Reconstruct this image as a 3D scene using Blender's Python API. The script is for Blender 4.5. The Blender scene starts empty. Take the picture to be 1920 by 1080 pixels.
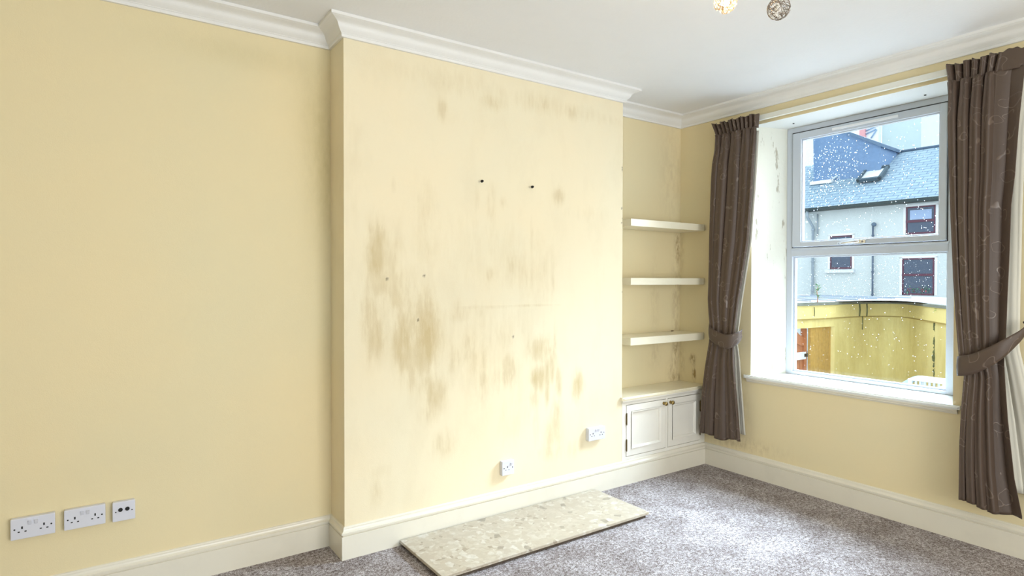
import bpy, bmesh, math, random
import numpy as np
from mathutils import Vector, Matrix
random.seed(7)
rng = np.random.default_rng(7)
SC = bpy.context.scene
COL = SC.collection
PI = math.pi

# ------------------------------------------------------------------ camera
cam_d = bpy.data.cameras.new('camera')
cam_d.sensor_width = 36.0
cam_d.lens = 21.2
cam_d.shift_x = -0.0008
cam_d.shift_y = -0.0003
cam_d.clip_start = 0.05
cam_d.clip_end = 300
cam = bpy.data.objects.new('camera', cam_d)
COL.objects.link(cam)
cam.location = (-3.9227, -3.0201, 1.43)
_y, _p, _r = 0.6054, -0.0124, 0.0012
fw = Vector((math.cos(_p)*math.sin(_y), math.cos(_p)*math.cos(_y), math.sin(_p)))
rt = fw.cross(Vector((0, 0, 1))).normalized()
up = rt.cross(fw)
rt2 = math.cos(_r)*rt + math.sin(_r)*up
up2 = -math.sin(_r)*rt + math.cos(_r)*up
cam.rotation_euler = Matrix((rt2, up2, -fw)).transposed().to_euler()
SC.camera = cam

# ------------------------------------------------------------------ light
SC.view_settings.view_transform = 'Standard'
SC.view_settings.look = 'None'
SC.view_settings.gamma = 1
SC.view_settings.use_curve_mapping = False
SC.view_settings.exposure = 0.35
W = bpy.data.worlds.new('overcast_sky'); SC.world = W
W.use_nodes = True
bgn = W.node_tree.nodes['Background']
bgn.inputs[0].default_value = (0.80, 0.92, 1.0, 1)
bgn.inputs[1].default_value = 1.6

def lamp(name, kind, loc, target, energy, color, **kw):
    d = bpy.data.lights.new(name, kind); d.energy = energy; d.color = color
    for k, v in kw.items(): setattr(d, k, v)
    o = bpy.data.objects.new(name, d); COL.objects.link(o); o.location = loc
    if target is not None:
        o.rotation_euler = (Vector(target)-Vector(loc)).to_track_quat('-Z', 'Y').to_euler()
    return o
# weak hazy sun above the houses opposite
lamp('sun', 'SUN', (6.2, -1.2, 8.5), (0, 0, 0.2), 3.5, (0.86, 0.93, 1.0), angle=math.radians(60))
# added area lamp above the yard, standing in for skylight on to the carpet
lamp('sky_fill_lamp', 'AREA', (2.9, -1.25, 4.7), (-0.75, -1.15, 0.0), 2350, (0.64, 0.80, 1.0), shape='RECTANGLE', size=3.2, size_y=2.2)
# unseen area lamp added beside the yard to brighten the chimney breast
lamp('side_fill_lamp', 'AREA', (4.2, -4.6, 3.2), (0, -1.0, 1.7), 190, (0.92, 0.96, 1.0), shape='RECTANGLE', size=3.0, size_y=2.4)
lamp('rear_fill_lamp', 'AREA', (-1.9, -5.0, 1.4), (-3.0, 0, 1.3), 74, (1.0, 0.975, 0.95), shape='RECTANGLE', size=2.2, size_y=2.0)  # unseen fill lamp added behind the camera, outside the wide opening

# ------------------------------------------------------------------ helpers
def new_obj(name, bm, mats=None, parent=None, smooth=False):
    me = bpy.data.meshes.new(name)
    bm.normal_update()
    bm.to_mesh(me); bm.free()
    if mats:
        for m in (mats if isinstance(mats, (list, tuple)) else [mats]): me.materials.append(m)
    if smooth:
        for p in me.polygons: p.use_smooth = True
    o = bpy.data.objects.new(name, me); COL.objects.link(o)
    if parent: o.parent = parent
    return o
def tag(o, label=None, cat=None, group=None, kind=None):
    if label: o['label'] = label
    if cat: o['category'] = cat
    if group: o['group'] = group
    if kind: o['kind'] = kind
    return o
def empty(name, label=None, cat=None, loc=(0, 0, 0), rz=0, group=None, kind=None, rot=None):
    o = bpy.data.objects.new(name, None); COL.objects.link(o)
    o.empty_display_size = .05
    o.location = loc; o.rotation_euler = rot if rot else (0, 0, rz)
    return tag(o, label, cat, group, kind)
def B(): return bmesh.new()
def box(bm, lo, hi, bev=0.0, mi=0, M=None):
    c = [(a+b)/2 for a, b in zip(lo, hi)]; s = [max(abs(b-a), 1e-5) for a, b in zip(lo, hi)]
    r = bmesh.ops.create_cube(bm, size=1)
    vs = r['verts']
    for v in vs:
        v.co = Vector((v.co.x*s[0]+c[0], v.co.y*s[1]+c[1], v.co.z*s[2]+c[2]))
    fs = {f for v in vs for f in v.link_faces}
    if bev > 0:
        es = {e for v in vs for e in v.link_edges}
        rr = bmesh.ops.bevel(bm, geom=list(es), offset=min(bev, min(s)*.45), segments=2, affect='EDGES', profile=.6)
        fs = set(rr['faces']) | {f for f in fs if f.is_valid}
        vs = list({v for f in fs for v in f.verts})
    for f in fs:
        if f.is_valid: f.material_index = mi
    if M is not None:
        for v in vs:
            if v.is_valid: v.co = M @ v.co
    return fs
def cyl(bm, p0, p1, r0, r1=None, seg=16, cap=True, mi=0):
    r1 = r0 if r1 is None else r1
    p0 = Vector(p0); p1 = Vector(p1); d = (p1-p0); L = d.length
    q = d.to_track_quat('Z', 'Y').to_matrix().to_4x4()
    M = Matrix.Translation((p0+p1)/2) @ q
    r = bmesh.ops.create_cone(bm, cap_ends=cap, segments=seg, radius1=r0, radius2=r1, depth=L, matrix=M)
    for v in r['verts']:
        for f in v.link_faces: f.material_index = mi
    return r['verts']
def tube(bm, pts, r, seg=8, mi=0):
    pts = [Vector(p) for p in pts]; rings = []
    for i, p in enumerate(pts):
        t = (pts[min(i+1, len(pts)-1)]-pts[max(i-1, 0)]).normalized()
        a = t.orthogonal().normalized() if i == 0 else (a - t*a.dot(t)).normalized()
        b = t.cross(a); rr = r[i] if isinstance(r, (list, tuple)) else r
        rings.append([bm.verts.new(p+a*math.cos(2*PI*k/seg)*rr+b*math.sin(2*PI*k/seg)*rr) for k in range(seg)])
    for i in range(len(rings)-1):
        for k in range(seg):
            f = bm.faces.new((rings[i][k], rings[i][(k+1) % seg], rings[i+1][(k+1) % seg], rings[i+1][k])); f.material_index = mi; f.smooth = True
    bm.faces.new(rings[0][::-1]); bm.faces.new(rings[-1])
def sphere(bm, c, r, sub=2, sc=(1, 1, 1), mi=0):
    rr = bmesh.ops.create_icosphere(bm, subdivisions=sub, radius=r)
    for v in rr['verts']:
        v.co = Vector((v.co.x*sc[0]+c[0], v.co.y*sc[1]+c[1], v.co.z*sc[2]+c[2]))
        for f in v.link_faces: f.material_index = mi; f.smooth = True
def lathe(bm, prof, origin, axis, seg=24, mi=0):
    """prof: (radius, height) along axis"""
    axis = Vector(axis).normalized(); a = axis.orthogonal().normalized(); b = axis.cross(a); O = Vector(origin)
    rings = []
    for (r, h) in prof:
        rings.append([bm.verts.new(O+axis*h+(a*math.cos(2*PI*k/seg)+b*math.sin(2*PI*k/seg))*max(r, 1e-5)) for k in range(seg)])
    for i in range(len(rings)-1):
        for k in range(seg):
            f = bm.faces.new((rings[i][k], rings[i][(k+1) % seg], rings[i+1][(k+1) % seg], rings[i+1][k])); f.material_index = mi; f.smooth = True
    bm.faces.new(rings[0][::-1]); bm.faces.new(rings[-1])
def prism(bm, pts, z0, z1, mi=0, axis='z'):
    """extrude a closed polygon; pts in the plane of the two other axes"""
    def P(a, b, h):
        return {'z': (a, b, h), 'x': (h, a, b), 'y': (a, h, b)}[axis]
    lo = [bm.verts.new(P(a, b, z0)) for a, b in pts]; hi = [bm.verts.new(P(a, b, z1)) for a, b in pts]
    n = len(pts); fs = [bm.faces.new(lo[::-1]), bm.faces.new(hi)]
    for i in range(n): fs.append(bm.faces.new((lo[i], lo[(i+1) % n], hi[(i+1) % n], hi[i])))
    for f in fs: f.material_index = mi
    bmesh.ops.recalc_face_normals(bm, faces=fs)
def sweep(bm, path, prof, rng_=None, z=0.0, mi=0):
    """prof (offset to the right of the path, height); mitred corners; rng_ = segment indexes"""
    P = [Vector(p) for p in path]; n = len(P)
    def nrm(i):
        d = (P[i+1]-P[i]).normalized(); return Vector((d.y, -d.x))
    dirs = []
    for i in range(n):
        if i == 0: dirs.append(nrm(0))
        elif i == n-1: dirs.append(nrm(n-2))
        else:
            a, b = nrm(i-1), nrm(i); m = (a+b).normalized(); dirs.append(m/max(m.dot(a), .2))
    segs = rng_ if rng_ is not None else range(n-1)
    faces = []
    for s in segs:
        A = [bm.verts.new((P[s].x+dirs[s].x*o, P[s].y+dirs[s].y*o, z+h)) for o, h in prof]
        C_ = [bm.verts.new((P[s+1].x+dirs[s+1].x*o, P[s+1].y+dirs[s+1].y*o, z+h)) for o, h in prof]
        m = len(prof)
        for k in range(m):
            faces.append(bm.faces.new((A[k], A[(k+1) % m], C_[(k+1) % m], C_[k])))
        faces.append(bm.faces.new(A)); faces.append(bm.faces.new(C_[::-1]))
    for f in faces: f.material_index = mi
    bmesh.ops.remove_doubles(bm, verts=bm.verts[:], dist=1e-6)
    bmesh.ops.recalc_face_normals(bm, faces=bm.faces[:])

# ------------------------------------------------------------------ materials
def mat(name, col=(.8, .8, .8), rough=.6, metal=0.0, spec=.5, **kw):
    m = bpy.data.materials.new(name); m.use_nodes = True
    b = m.node_tree.nodes['Principled BSDF']
    b.inputs['Base Color'].default_value = (*col, 1); b.inputs['Roughness'].default_value = rough
    b.inputs['Metallic'].default_value = metal; b.inputs['Specular IOR Level'].default_value = spec
    for k, v in kw.items(): b.inputs[k].default_value = v
    return m
class NT:
    def __init__(s, m):
        s.m = m; s.t = m.node_tree; s.b = s.t.nodes['Principled BSDF']
        s.tc = s.t.nodes.new('ShaderNodeTexCoord')
    def n(s, typ, **kw):
        nd = s.t.nodes.new(typ)
        for k, v in kw.items():
            if isinstance(k, str) and hasattr(nd, k) and k not in ('Scale',): setattr(nd, k, v)
        return nd
    def l(s, a, b): s.t.links.new(a, b)
    def mapping(s, scale=(1, 1, 1), coord='Object', loc=(0, 0, 0), rot=(0, 0, 0)):
        mp = s.n('ShaderNodeMapping'); mp.inputs['Scale'].default_value = scale; mp.inputs['Location'].default_value = loc
        mp.inputs['Rotation'].default_value = rot
        s.l(s.tc.outputs[coord], mp.inputs[0]); return mp.outputs[0]
    def noise(s, scale=5, detail=4, rough=.5, vec=None, dist=0, out=0):
        nd = s.n('ShaderNodeTexNoise'); nd.inputs['Scale'].default_value = scale; nd.inputs['Detail'].default_value = detail
        nd.inputs['Roughness'].default_value = rough; nd.inputs['Distortion'].default_value = dist
        s.l(vec if vec is not None else s.tc.outputs['Object'], nd.inputs['Vector']); return nd.outputs[out]
    def voro(s, scale=5, vec=None, feature='F1', out='Distance', rnd=1.0):
        nd = s.n('ShaderNodeTexVoronoi'); nd.feature = feature; nd.inputs['Scale'].default_value = scale
        nd.inputs['Randomness'].default_value = rnd
        s.l(vec if vec is not None else s.tc.outputs['Object'], nd.inputs['Vector']); return nd.outputs[out]
    def ramp(s, fac, stops, interp='LINEAR'):
        nd = s.n('ShaderNodeValToRGB'); cr = nd.color_ramp; cr.interpolation = interp
        while len(cr.elements) < len(stops): cr.elements.new(.5)
        for e, (p, c) in zip(cr.elements, stops):
            e.position = p; e.color = (*c, 1) if len(c) == 3 else c
        s.l(fac, nd.inputs[0]); return nd.outputs[0]
    def math(s, op, a, b=None, c=None, clamp=False):
        nd = s.n('ShaderNodeMath'); nd.operation = op; nd.use_clamp = clamp
        for i, v in enumerate((a, b, c)):
            if v is None: continue
            if isinstance(v, (int, float)): nd.inputs[i].default_value = v
            else: s.l(v, nd.inputs[i])
        return nd.outputs[0]
    def mix(s, f, a, b, mode='MIX'):
        nd = s.n('ShaderNodeMix'); nd.data_type = 'RGBA'; nd.blend_type = mode
        if isinstance(f, (int, float)): nd.inputs[0].default_value = f
        else: s.l(f, nd.inputs[0])
        for i, v in ((6, a), (7, b)):
            if isinstance(v, tuple): nd.inputs[i].default_value = (*v, 1)
            else: s.l(v, nd.inputs[i])
        return nd.outputs[2]
    def bump(s, h, strength=.2, dist=.01):
        nd = s.n('ShaderNodeBump'); nd.inputs['Strength'].default_value = strength; nd.inputs['Distance'].default_value = dist
        s.l(h, nd.inputs['Height']); s.l(nd.outputs[0], s.b.inputs['Normal'])
    def col(s, c): s.l(c, s.b.inputs['Base Color'])

CREAM = (.80, .70, .455)
def cream_wall(name, stains=False, base=CREAM):
    m = mat(name, base, .75, spec=.25); k = NT(m)
    big = k.noise(1.3, 3, .5)
    warm = tuple(c*f for c, f in zip(base, (1.02, .985, .93)))
    cool = tuple(c*f for c, f in zip(base, (.965, .97, .955)))
    c = k.mix(k.ramp(big, [(.35, (0, 0, 0)), (.65, (1, 1, 1))]), cool, warm)
    fine = k.noise(260, 2, .6)
    c = k.mix(k.math('MULTIPLY', fine, .10), c, tuple(x*.72 for x in base))
    if stains:
        at = k.n('ShaderNodeAttribute'); at.attribute_name = 'stain'
        v = k.mapping((34, 34, 7)); st = k.noise(1.0, 6, .62, v)
        v2 = k.mapping((9, 9, 3.5), loc=(3, 1, 2)); st2 = k.noise(1.0, 3, .5, v2)
        s_ = k.math('ADD', k.math('MULTIPLY', k.math('SUBTRACT', st, .5), 3.2), k.math('MULTIPLY', k.math('SUBTRACT', st2, .5), 3.2))
        # stain = attr * (1 + streaks), softly thresholded
        a = at.outputs['Fac']
        f = k.math('ADD', a, k.math('MULTIPLY', s_, k.math('MULTIPLY', k.math('POWER', a, .55), .62)))
        f = k.ramp(f, [(.06, (0, 0, 0)), (.30, (.22, .22, .22)), (.46, (.50, .50, .50)), (1.0, (1, 1, 1))])
        c = k.mix(f, c, (.60, .48, .265))
        # overall mottling of the damp plaster
        mot = k.noise(1.0, 5, .6, k.mapping((5, 5, 2.6), loc=(7, 0, 1)))
        c = k.mix(k.ramp(mot, [(.50, (0, 0, 0)), (.72, (.30, .30, .30))]), c, (.70, .60, .40))
        c = k.mix(k.ramp(k.noise(1.0, 5, .6, k.mapping((2.3, 2.3, 1.6), loc=(1, 5, 3))), [(.5, (0, 0, 0)), (.7, (.35, .35, .35))]), c, (.84, .76, .55))
        ch = k.n('ShaderNodeAttribute'); ch.attribute_name = 'chip'
        c = k.mix(ch.outputs['Fac'], c, (.16, .12, .07))
    k.col(c)
    k.bump(k.math('ADD', k.math('MULTIPLY', k.noise(220, 3, .6), .5), k.noise(14, 4, .5)), .18, .006)
    return m
M_wall = cream_wall('cream_emulsion')
M_breast = cream_wall('damp_stained_cream_plaster', True, (.84, .755, .555))

def marked_corner(name, spots, base=CREAM, dark=(.36, .25, .11), soft=0):
    """cream paint with brown damp marks and soft darker patches at (x, y, z, r, rz, strength) spots"""
    m = cream_wall(name, False, base); k = NT(m)
    prev = m.node_tree.nodes['Principled BSDF'].inputs['Base Color'].links[0].from_socket
    n1 = k.noise(1.0, 5, .65, k.mapping((38, 38, 16)))
    sep = k.n('ShaderNodeSeparateXYZ'); k.l(k.tc.outputs['Object'], sep.inputs[0])
    tot = None
    for (x, y, z, r, rz, s) in spots:
        dx = k.math('DIVIDE', k.math('SUBTRACT', sep.outputs[0], x), r)
        dy = k.math('DIVIDE', k.math('SUBTRACT', sep.outputs[1], y), r)
        dz = k.math('DIVIDE', k.math('SUBTRACT', sep.outputs[2], z), rz)
        q = k.math('ADD', k.math('ADD', k.math('MULTIPLY', dx, dx), k.math('MULTIPLY', dy, dy)), k.math('MULTIPLY', dz, dz))
        g = k.math('MULTIPLY', k.math('EXPONENT', k.math('MULTIPLY', q, -1.0)), s)
        tot = g if tot is None else k.math('ADD', tot, g)
    f = k.math('MULTIPLY', tot, k.ramp(n1, [(.30, (.7, .7, .7)), (.70, (1.1, 1.1, 1.1))] if soft else [(.40, (.12, .12, .12)), (.62, (1.5, 1.5, 1.5))]), clamp=True)
    k.col(k.mix(f, prev, dark)); return m
M_recess = marked_corner('cream_emulsion_recess', [(-2.90, .21, 2.0, .10, .42, .55), (-2.96, .21, 2.35, .10, .25, .25), (-2.90, .21, 1.0, .05, .3, .22), (-3.3, .21, 2.55, .35, .07, .2)], dark=(.47, .39, .18), soft=1)  # soft olive darkening near the recess corner and below the cornice
M_alcove = marked_corner('cream_emulsion_alcove', [(-.030, .25, 1.70, .030, .10, .75), (-.05, .25, 1.3, .05, .3, .28), (-.05, .25, .88, .035, .14, .6), (-.10, .25, .70, .05, .1, .25), (-.30, .25, .85, .07, .1, .15), (-.10, .25, 2.3, .14, .4, .12), (-.3, .25, 1.28, .05, .3, .12), (-.02, .25, .64, .08, .03, .5)])
M_winwall = marked_corner('cream_emulsion_window_wall', [(0, .12, .80, .025, .03, 1.3), (0, .105, .69, .014, .05, 1.6), (0, .23, 1.65, .02, .2, .2), (0, .23, .8, .03, .2, .25), (0, -.30, .45, .08, .15, .22), (0, -.3, .22, .3, .05, .25)])

def paint(name, col=(.83, .80, .72), rough=.35, bump=.03, dirt=0.0):
    m = mat(name, col, rough, spec=.5); k = NT(m)
    if dirt:
        c = k.mix(k.math('MULTIPLY', k.ramp(k.noise(6, 6, .6), [(.5, (0, 0, 0)), (.75, (1, 1, 1))]), dirt), col, tuple(x*.6 for x in col)); k.col(c)
    k.bump(k.noise(60, 3, .5), bump, .004); return m
M_gloss = paint('cream_gloss_woodwork', (.76, .715, .60), .28, .05, .15)
M_cab = paint('pale_cupboard_paint', (.80, .77, .69), .34, .05, .12)
M_shelf = paint('white_shelf_paint', (.84, .78, .60), .25, .04, .10)
M_sill = paint('white_gloss_sill', (.86, .88, .86), .16, .05, .08)
M_cornice = paint('white_cornice_paint', (.80, .79, .76), .6, .10, .08)
M_ceil = paint('white_ceiling_paint', (.84, .845, .85), .85, .25, .05)
M_upvc = mat('white_upvc', (.58, .62, .68), .25)
M_gasket = mat('dark_gasket', (.05, .05, .055), .6)
M_plastic = mat('white_plastic', (.69, .70, .77), .30)
M_hole = mat('dark_slot', (.012, .012, .012), .6)
M_brass = mat('aged_brass', (.36, .26, .10), .32, metal=1.0)
M_hinge = mat('dark_brass_hinge', (.16, .12, .05), .45, metal=.8)
M_blackmetal = mat('black_screw_metal', (.02, .02, .02), .4, metal=.6)
M_chrome = mat('chrome', (.75, .75, .76), .12, metal=1.0)
M_silver = mat('silver_vent', (.85, .86, .88), .3)

# reveal paint with flaking patches
def reveal_mat():
    m = mat('flaking_reveal_paint', (.74, .73, .62), .6, spec=.3); k = NT(m)
    v = k.mapping((1, 26, 5)); n1 = k.noise(1, 6, .65, k.mapping((26, 26, 6)))
    n2 = k.noise(1, 3, .5, k.mapping((8, 8, 1.1), loc=(2, 4, .4)))
    s = k.math('MULTIPLY', n1, k.ramp(n2, [(.40, (.72, .72, .72)), (.65, (1.18, 1.18, 1.18))]))
    f = k.ramp(s, [(.595, (0, 0, 0)), (.65, (.75, .75, .75))])
    k.col(k.mix(f, (.76, .75, .65), (.36, .31, .21))); k.bump(k.math('SUBTRACT', k.noise(40, 4, .5), f), .35, .006); return m
M_reveal = reveal_mat()
M_soffit = paint('white_soffit', (.80, .80, .76), .5, .1)

def carpet():
    m = mat('taupe_twist_carpet', (.3, .26, .25), .95, spec=.1); k = NT(m)
    a = k.noise(62, 4, .8, dist=.6); b_ = k.noise(190, 2, .7); c_ = k.noise(5.5, 5, .65)
    t = k.math('ADD', k.math('MULTIPLY', a, .55), k.math('MULTIPLY', b_, .45))
    col = k.ramp(t, [(.38, (.10, .078, .066)), (.46, (.27, .225, .205)), (.53, (.52, .475, .475)), (.62, (.86, .83, .84))])
    shade = k.ramp(c_, [(.38, (.70, .67, .65)), (.6, (1, 1, 1))])
    k.col(k.mix(1.0, col, shade, 'MULTIPLY'))
    k.bump(t, 1.0, .012); return m
M_carpet = carpet()

def stone():
    m = mat('beige_breccia_stone', (.7, .62, .5), .28); k = NT(m)
    w = k.n('ShaderNodeVectorMath'); w.operation = 'MULTIPLY_ADD'
    nn = k.noise(9, 3, .5, out=1); k.l(nn, w.inputs[0]); w.inputs[1].default_value = (.07, .07, .07); k.l(k.tc.outputs['Object'], w.inputs[2])
    vec = w.outputs[0]
    c1 = k.voro(24, vec, out='Color'); e1 = k.voro(24, vec, 'DISTANCE_TO_EDGE')
    c2 = k.voro(42, vec, out='Color'); 
    s1 = k.n('ShaderNodeSeparateColor'); k.l(c1, s1.inputs[0]); s2 = k.n('ShaderNodeSeparateColor'); k.l(c2, s2.inputs[0])
    A = k.ramp(s1.outputs[0], [(0, (.36, .31, .24)), (.07, (.40, .34, .26)), (.10, (.68, .60, .47)), (.5, (.74, .66, .53)), (.8, (.80, .74, .62)), (.93, (.90, .86, .77))], 'CONSTANT')
    Bc = k.ramp(s2.outputs[1], [(0, (.46, .38, .28)), (.06, (.66, .57, .44)), (.5, (.74, .67, .54)), (.85, (.86, .81, .70))], 'CONSTANT')
    sel = k.ramp(s1.outputs[1], [(.0, (0, 0, 0)), (.42, (1, 1, 1))], 'CONSTANT')
    c = k.mix(sel, A, Bc)
    c = k.mix(k.ramp(e1, [(0, (.55, .55, .55)), (.05, (0, 0, 0))]), c, (.72, .64, .51))
    c = k.mix(k.math('MULTIPLY', k.ramp(k.noise(38, 6, .75), [(.38, (0, 0, 0)), (.62, (1, 1, 1))]), .6), k.mix(1.0, c, (.70, .69, .68), 'MULTIPLY'), (.42, .36, .27))
    k.col(c); return m
M_stone = stone()
M_base = mat('dark_backing_board', (.10, .075, .05), .8)

def fabric(name, base, light, shiny=True):
    m = mat(name, base, .5, spec=.5); k = NT(m)
    uv = k.mapping((1, 1, 1), 'UV')
    wob = k.n('ShaderNodeVectorMath'); wob.operation = 'MULTIPLY_ADD'
    nn = k.noise(7, 2, .5, uv, out=1); k.l(nn, wob.inputs[0]); wob.inputs[1].default_value = (.16, .16, 0); k.l(uv, wob.inputs[2])
    d = k.voro(10, wob.outputs[0]); d2 = k.voro(16, wob.outputs[0])
    ring = k.ramp(d, [(.30, (0, 0, 0)), (.315, (1, 1, 1)), (.335, (1, 1, 1)), (.355, (0, 0, 0))])
    gate = k.ramp(k.noise(11, 2, .5, uv), [(.40, (0, 0, 0)), (.45, (1, 1, 1))])
    leaf = k.ramp(d2, [(.10, (1, 1, 1)), (.15, (0, 0, 0))])
    pat = k.math('MAXIMUM', k.math('MULTIPLY', ring, gate), k.math('MULTIPLY', leaf, k.ramp(k.noise(6, 1, .5, uv), [(.48, (0, 0, 0)), (.52, (1, 1, 1))])))
    weave = k.noise(900, 1, .5, uv)
    c = k.mix(k.math('MULTIPLY', pat, .75), base, light)
    c = k.mix(k.math('MULTIPLY', weave, .25), c, tuple(x*.5 for x in base))
    k.col(c)
    r = k.math('SUBTRACT', .52, k.math('MULTIPLY', pat, .22)); k.l(r, k.b.inputs['Roughness'])
    k.b.inputs['Sheen Weight'].default_value = .12; k.b.inputs['Sheen Tint'].default_value = (.9, .8, .75, 1)
    k.bump(k.math('ADD', pat, k.noise(25, 3, .5, uv)), .25, .004)
    return m
M_fab = fabric('mocha_scroll_jacquard', (.086, .055, .037), (.20, .145, .108))
M_lining = mat('cream_curtain_lining', (.74, .71, .60), .8)
M_thread = mat('dark_hook', (.03, .025, .02), .5)

def glassmat(name, tint=(1, 1, 1), refl=.06, rough=0.0):
    m = bpy.data.materials.new(name); m.use_nodes = True; t = m.node_tree; t.nodes.clear()
    o = t.nodes.new('ShaderNodeOutputMaterial'); mx = t.nodes.new('ShaderNodeMixShader'); tr = t.nodes.new('ShaderNodeBsdfTransparent')
    g = t.nodes.new('ShaderNodeBsdfGlossy'); fr = t.nodes.new('ShaderNodeLayerWeight'); fr.inputs[0].default_value = .25
    mm = t.nodes.new('ShaderNodeMath'); mm.operation = 'MULTIPLY_ADD'; mm.inputs[1].default_value = .35; mm.inputs[2].default_value = refl*.3
    tr.inputs[0].default_value = (*tint, 1); g.inputs['Roughness'].default_value = rough
    t.links.new(fr.outputs['Fresnel'], mm.inputs[0]); t.links.new(mm.outputs[0], mx.inputs[0])
    t.links.new(tr.outputs[0], mx.inputs[1]); t.links.new(g.outputs[0], mx.inputs[2]); t.links.new(mx.outputs[0], o.inputs[0]); return m
M_glass = glassmat('window_glass', (.97, .985, .98), .05)
def dropmat():
    m = bpy.data.materials.new('rain_drop'); m.use_nodes = True; t = m.node_tree; t.nodes.clear()
    o = t.nodes.new('ShaderNodeOutputMaterial'); mx = t.nodes.new('ShaderNodeMixShader'); tl = t.nodes.new('ShaderNodeBsdfTranslucent')
    tr = t.nodes.new('ShaderNodeBsdfTransparent'); mx.inputs[0].default_value = .5
    tl.inputs[0].default_value = (.95, .97, 1, 1)
    t.links.new(tl.outputs[0], mx.inputs[1]); t.links.new(tr.outputs[0], mx.inputs[2]); t.links.new(mx.outputs[0], o.inputs[0]); return m
M_drop = dropmat()

# ------------------------------------------------------------------ the room shell
H = 2.75
bm = B(); box(bm, (-6.5, -4.3, -.12), (0, .25, 0)); tag(new_obj('floor', bm, M_carpet), 'taupe twist pile carpet covering the room floor', 'floor', kind='structure')
bm = B(); box(bm, (-6.8, -4.6, H), (.38, .5, H+.15)); tag(new_obj('ceiling', bm, M_ceil), 'plain white painted ceiling', 'ceiling', kind='structure')
bm = B(); box(bm, (-6.5, .21, 0), (-2.88, .5, H)); tag(new_obj('wall_left', bm, M_recess), 'cream recess wall left of the chimney breast', 'wall', kind='structure')
bm = B(); box(bm, (-.905, .25, 0), (0, .5, H)); tag(new_obj('wall_alcove', bm, M_alcove), 'cream back wall of the shelved alcove', 'wall', kind='structure')

# chimney breast: dense front face that carries the damp stains
STAINS = [(-2.708,1.57,0.042,0.126,0.8),(-2.74,1.667,0.017,0.061,0.5),(-2.675,1.628,0.021,0.039,0.45),(-2.664,1.501,0.107,0.169,0.3),(-2.688,1.416,0.039,0.068,0.6),(-2.603,1.373,0.141,0.143,0.35),(-2.715,1.163,0.054,0.127,0.5),(-2.554,1.098,0.05,0.15,0.6),(-2.42,1.135,0.08,0.171,0.7),(-2.446,1.269,0.099,0.088,0.45),(-2.723,1.29,0.065,0.07,0.35),(-2.381,0.805,0.074,0.095,0.5),(-2.397,0.717,0.06,0.075,0.35),(-2.504,0.891,0.029,0.082,0.35),(-2.307,0.494,0.087,0.067,0.35),(-2.055,0.802,0.044,0.082,0.45),(-1.954,0.834,0.034,0.07,0.35),(-1.853,0.873,0.051,0.085,0.5),(-1.638,0.804,0.047,0.067,0.85),(-1.566,0.804,0.017,0.129,0.85),(-1.474,0.779,0.022,0.075,0.9),(-1.531,0.869,0.026,0.089,0.7),(-1.6,0.993,0.094,0.068,0.55),(-1.506,0.987,0.027,0.103,0.6),(-1.312,0.728,0.042,0.078,0.7),(-1.663,0.713,0.034,0.074,0.45),(-1.491,0.557,0.039,0.103,0.55),(-1.513,0.44,0.062,0.082,0.45),(-1.526,0.339,0.079,0.055,0.35),(-1.333,0.326,0.055,0.049,0.25),(-1.654,0.544,0.025,0.134,0.25),(-2.121,0.98,0.205,0.156,0.22),(-1.954,1.128,0.237,0.127,0.22),(-2.21,0.925,0.078,0.107,0.2),(-1.817,0.599,0.121,0.13,0.15),(-1.473,1.972,0.04,0.045,0.5),(-2.262,2.555,0.19,0.055,0.2),(-2.54,2.56,0.177,0.04,0.13),(-1.975,2.491,0.09,0.04,0.24),(-1.617,2.54,0.16,0.05,0.27),(-1.332,2.53,0.17,0.045,0.25),(-1.07,2.52,0.11,0.035,0.2),(-2.313,2.389,0.027,0.054,0.4),(-2.012,2.547,0.231,0.063,0.15),(-2.412,2.511,0.016,0.023,0.25),(-2.707,0.302,0.03,0.062,0.25),(-2.659,0.407,0.076,0.034,0.15),(-2.609,1.929,0.013,0.04,0.3),(-2.429,1.842,0.066,0.103,0.22),(-1.993,1.889,0.03,0.089,0.3),(-2.085,1.851,0.018,0.109,0.25),(-1.898,1.896,0.024,0.032,0.25),(-2.429,1.651,0.082,0.133,0.22),(-2.048,1.603,0.289,0.188,0.13),(-1.677,1.514,0.127,0.166,0.2),(-1.69,1.68,0.013,0.099,0.35),(-1.524,1.448,0.017,0.136,0.35),(-1.593,1.364,0.078,0.061,0.2),(-2.0,1.472,0.019,0.044,0.5),(-1.819,1.496,0.081,0.114,0.25),(-2.175,1.231,0.145,0.043,0.3),(-2.228,1.263,0.028,0.049,0.35),(-1.954,1.268,0.084,0.011,0.35),(-2.139,1.268,0.065,0.014,0.35),(-1.738,1.274,0.21,0.006,0.32),(-1.236,1.875,0.144,0.042,0.18),(-2.837,2.045,0.051,0.328,0.08),(-1.089,1.16,0.059,0.29,0.08)]
X0, X1, DP = -2.88, -.905, .45
nx, nz = 248, 344
xs = np.linspace(X0, X1, nx+1); zs = np.linspace(0, H, nz+1)
XX, ZZ = np.meshgrid(xs, zs)
A = np.zeros_like(XX)
for (x, z, rx, rz, s) in STAINS:
    q = ((XX-x)/(rx*1.15))**2+((ZZ-z)/(rz*1.15))**2
    A = np.maximum(A, s*np.exp(-q**1.3*.8)) + .10*s*np.exp(-q*.5)
chip = np.zeros_like(XX)
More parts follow.
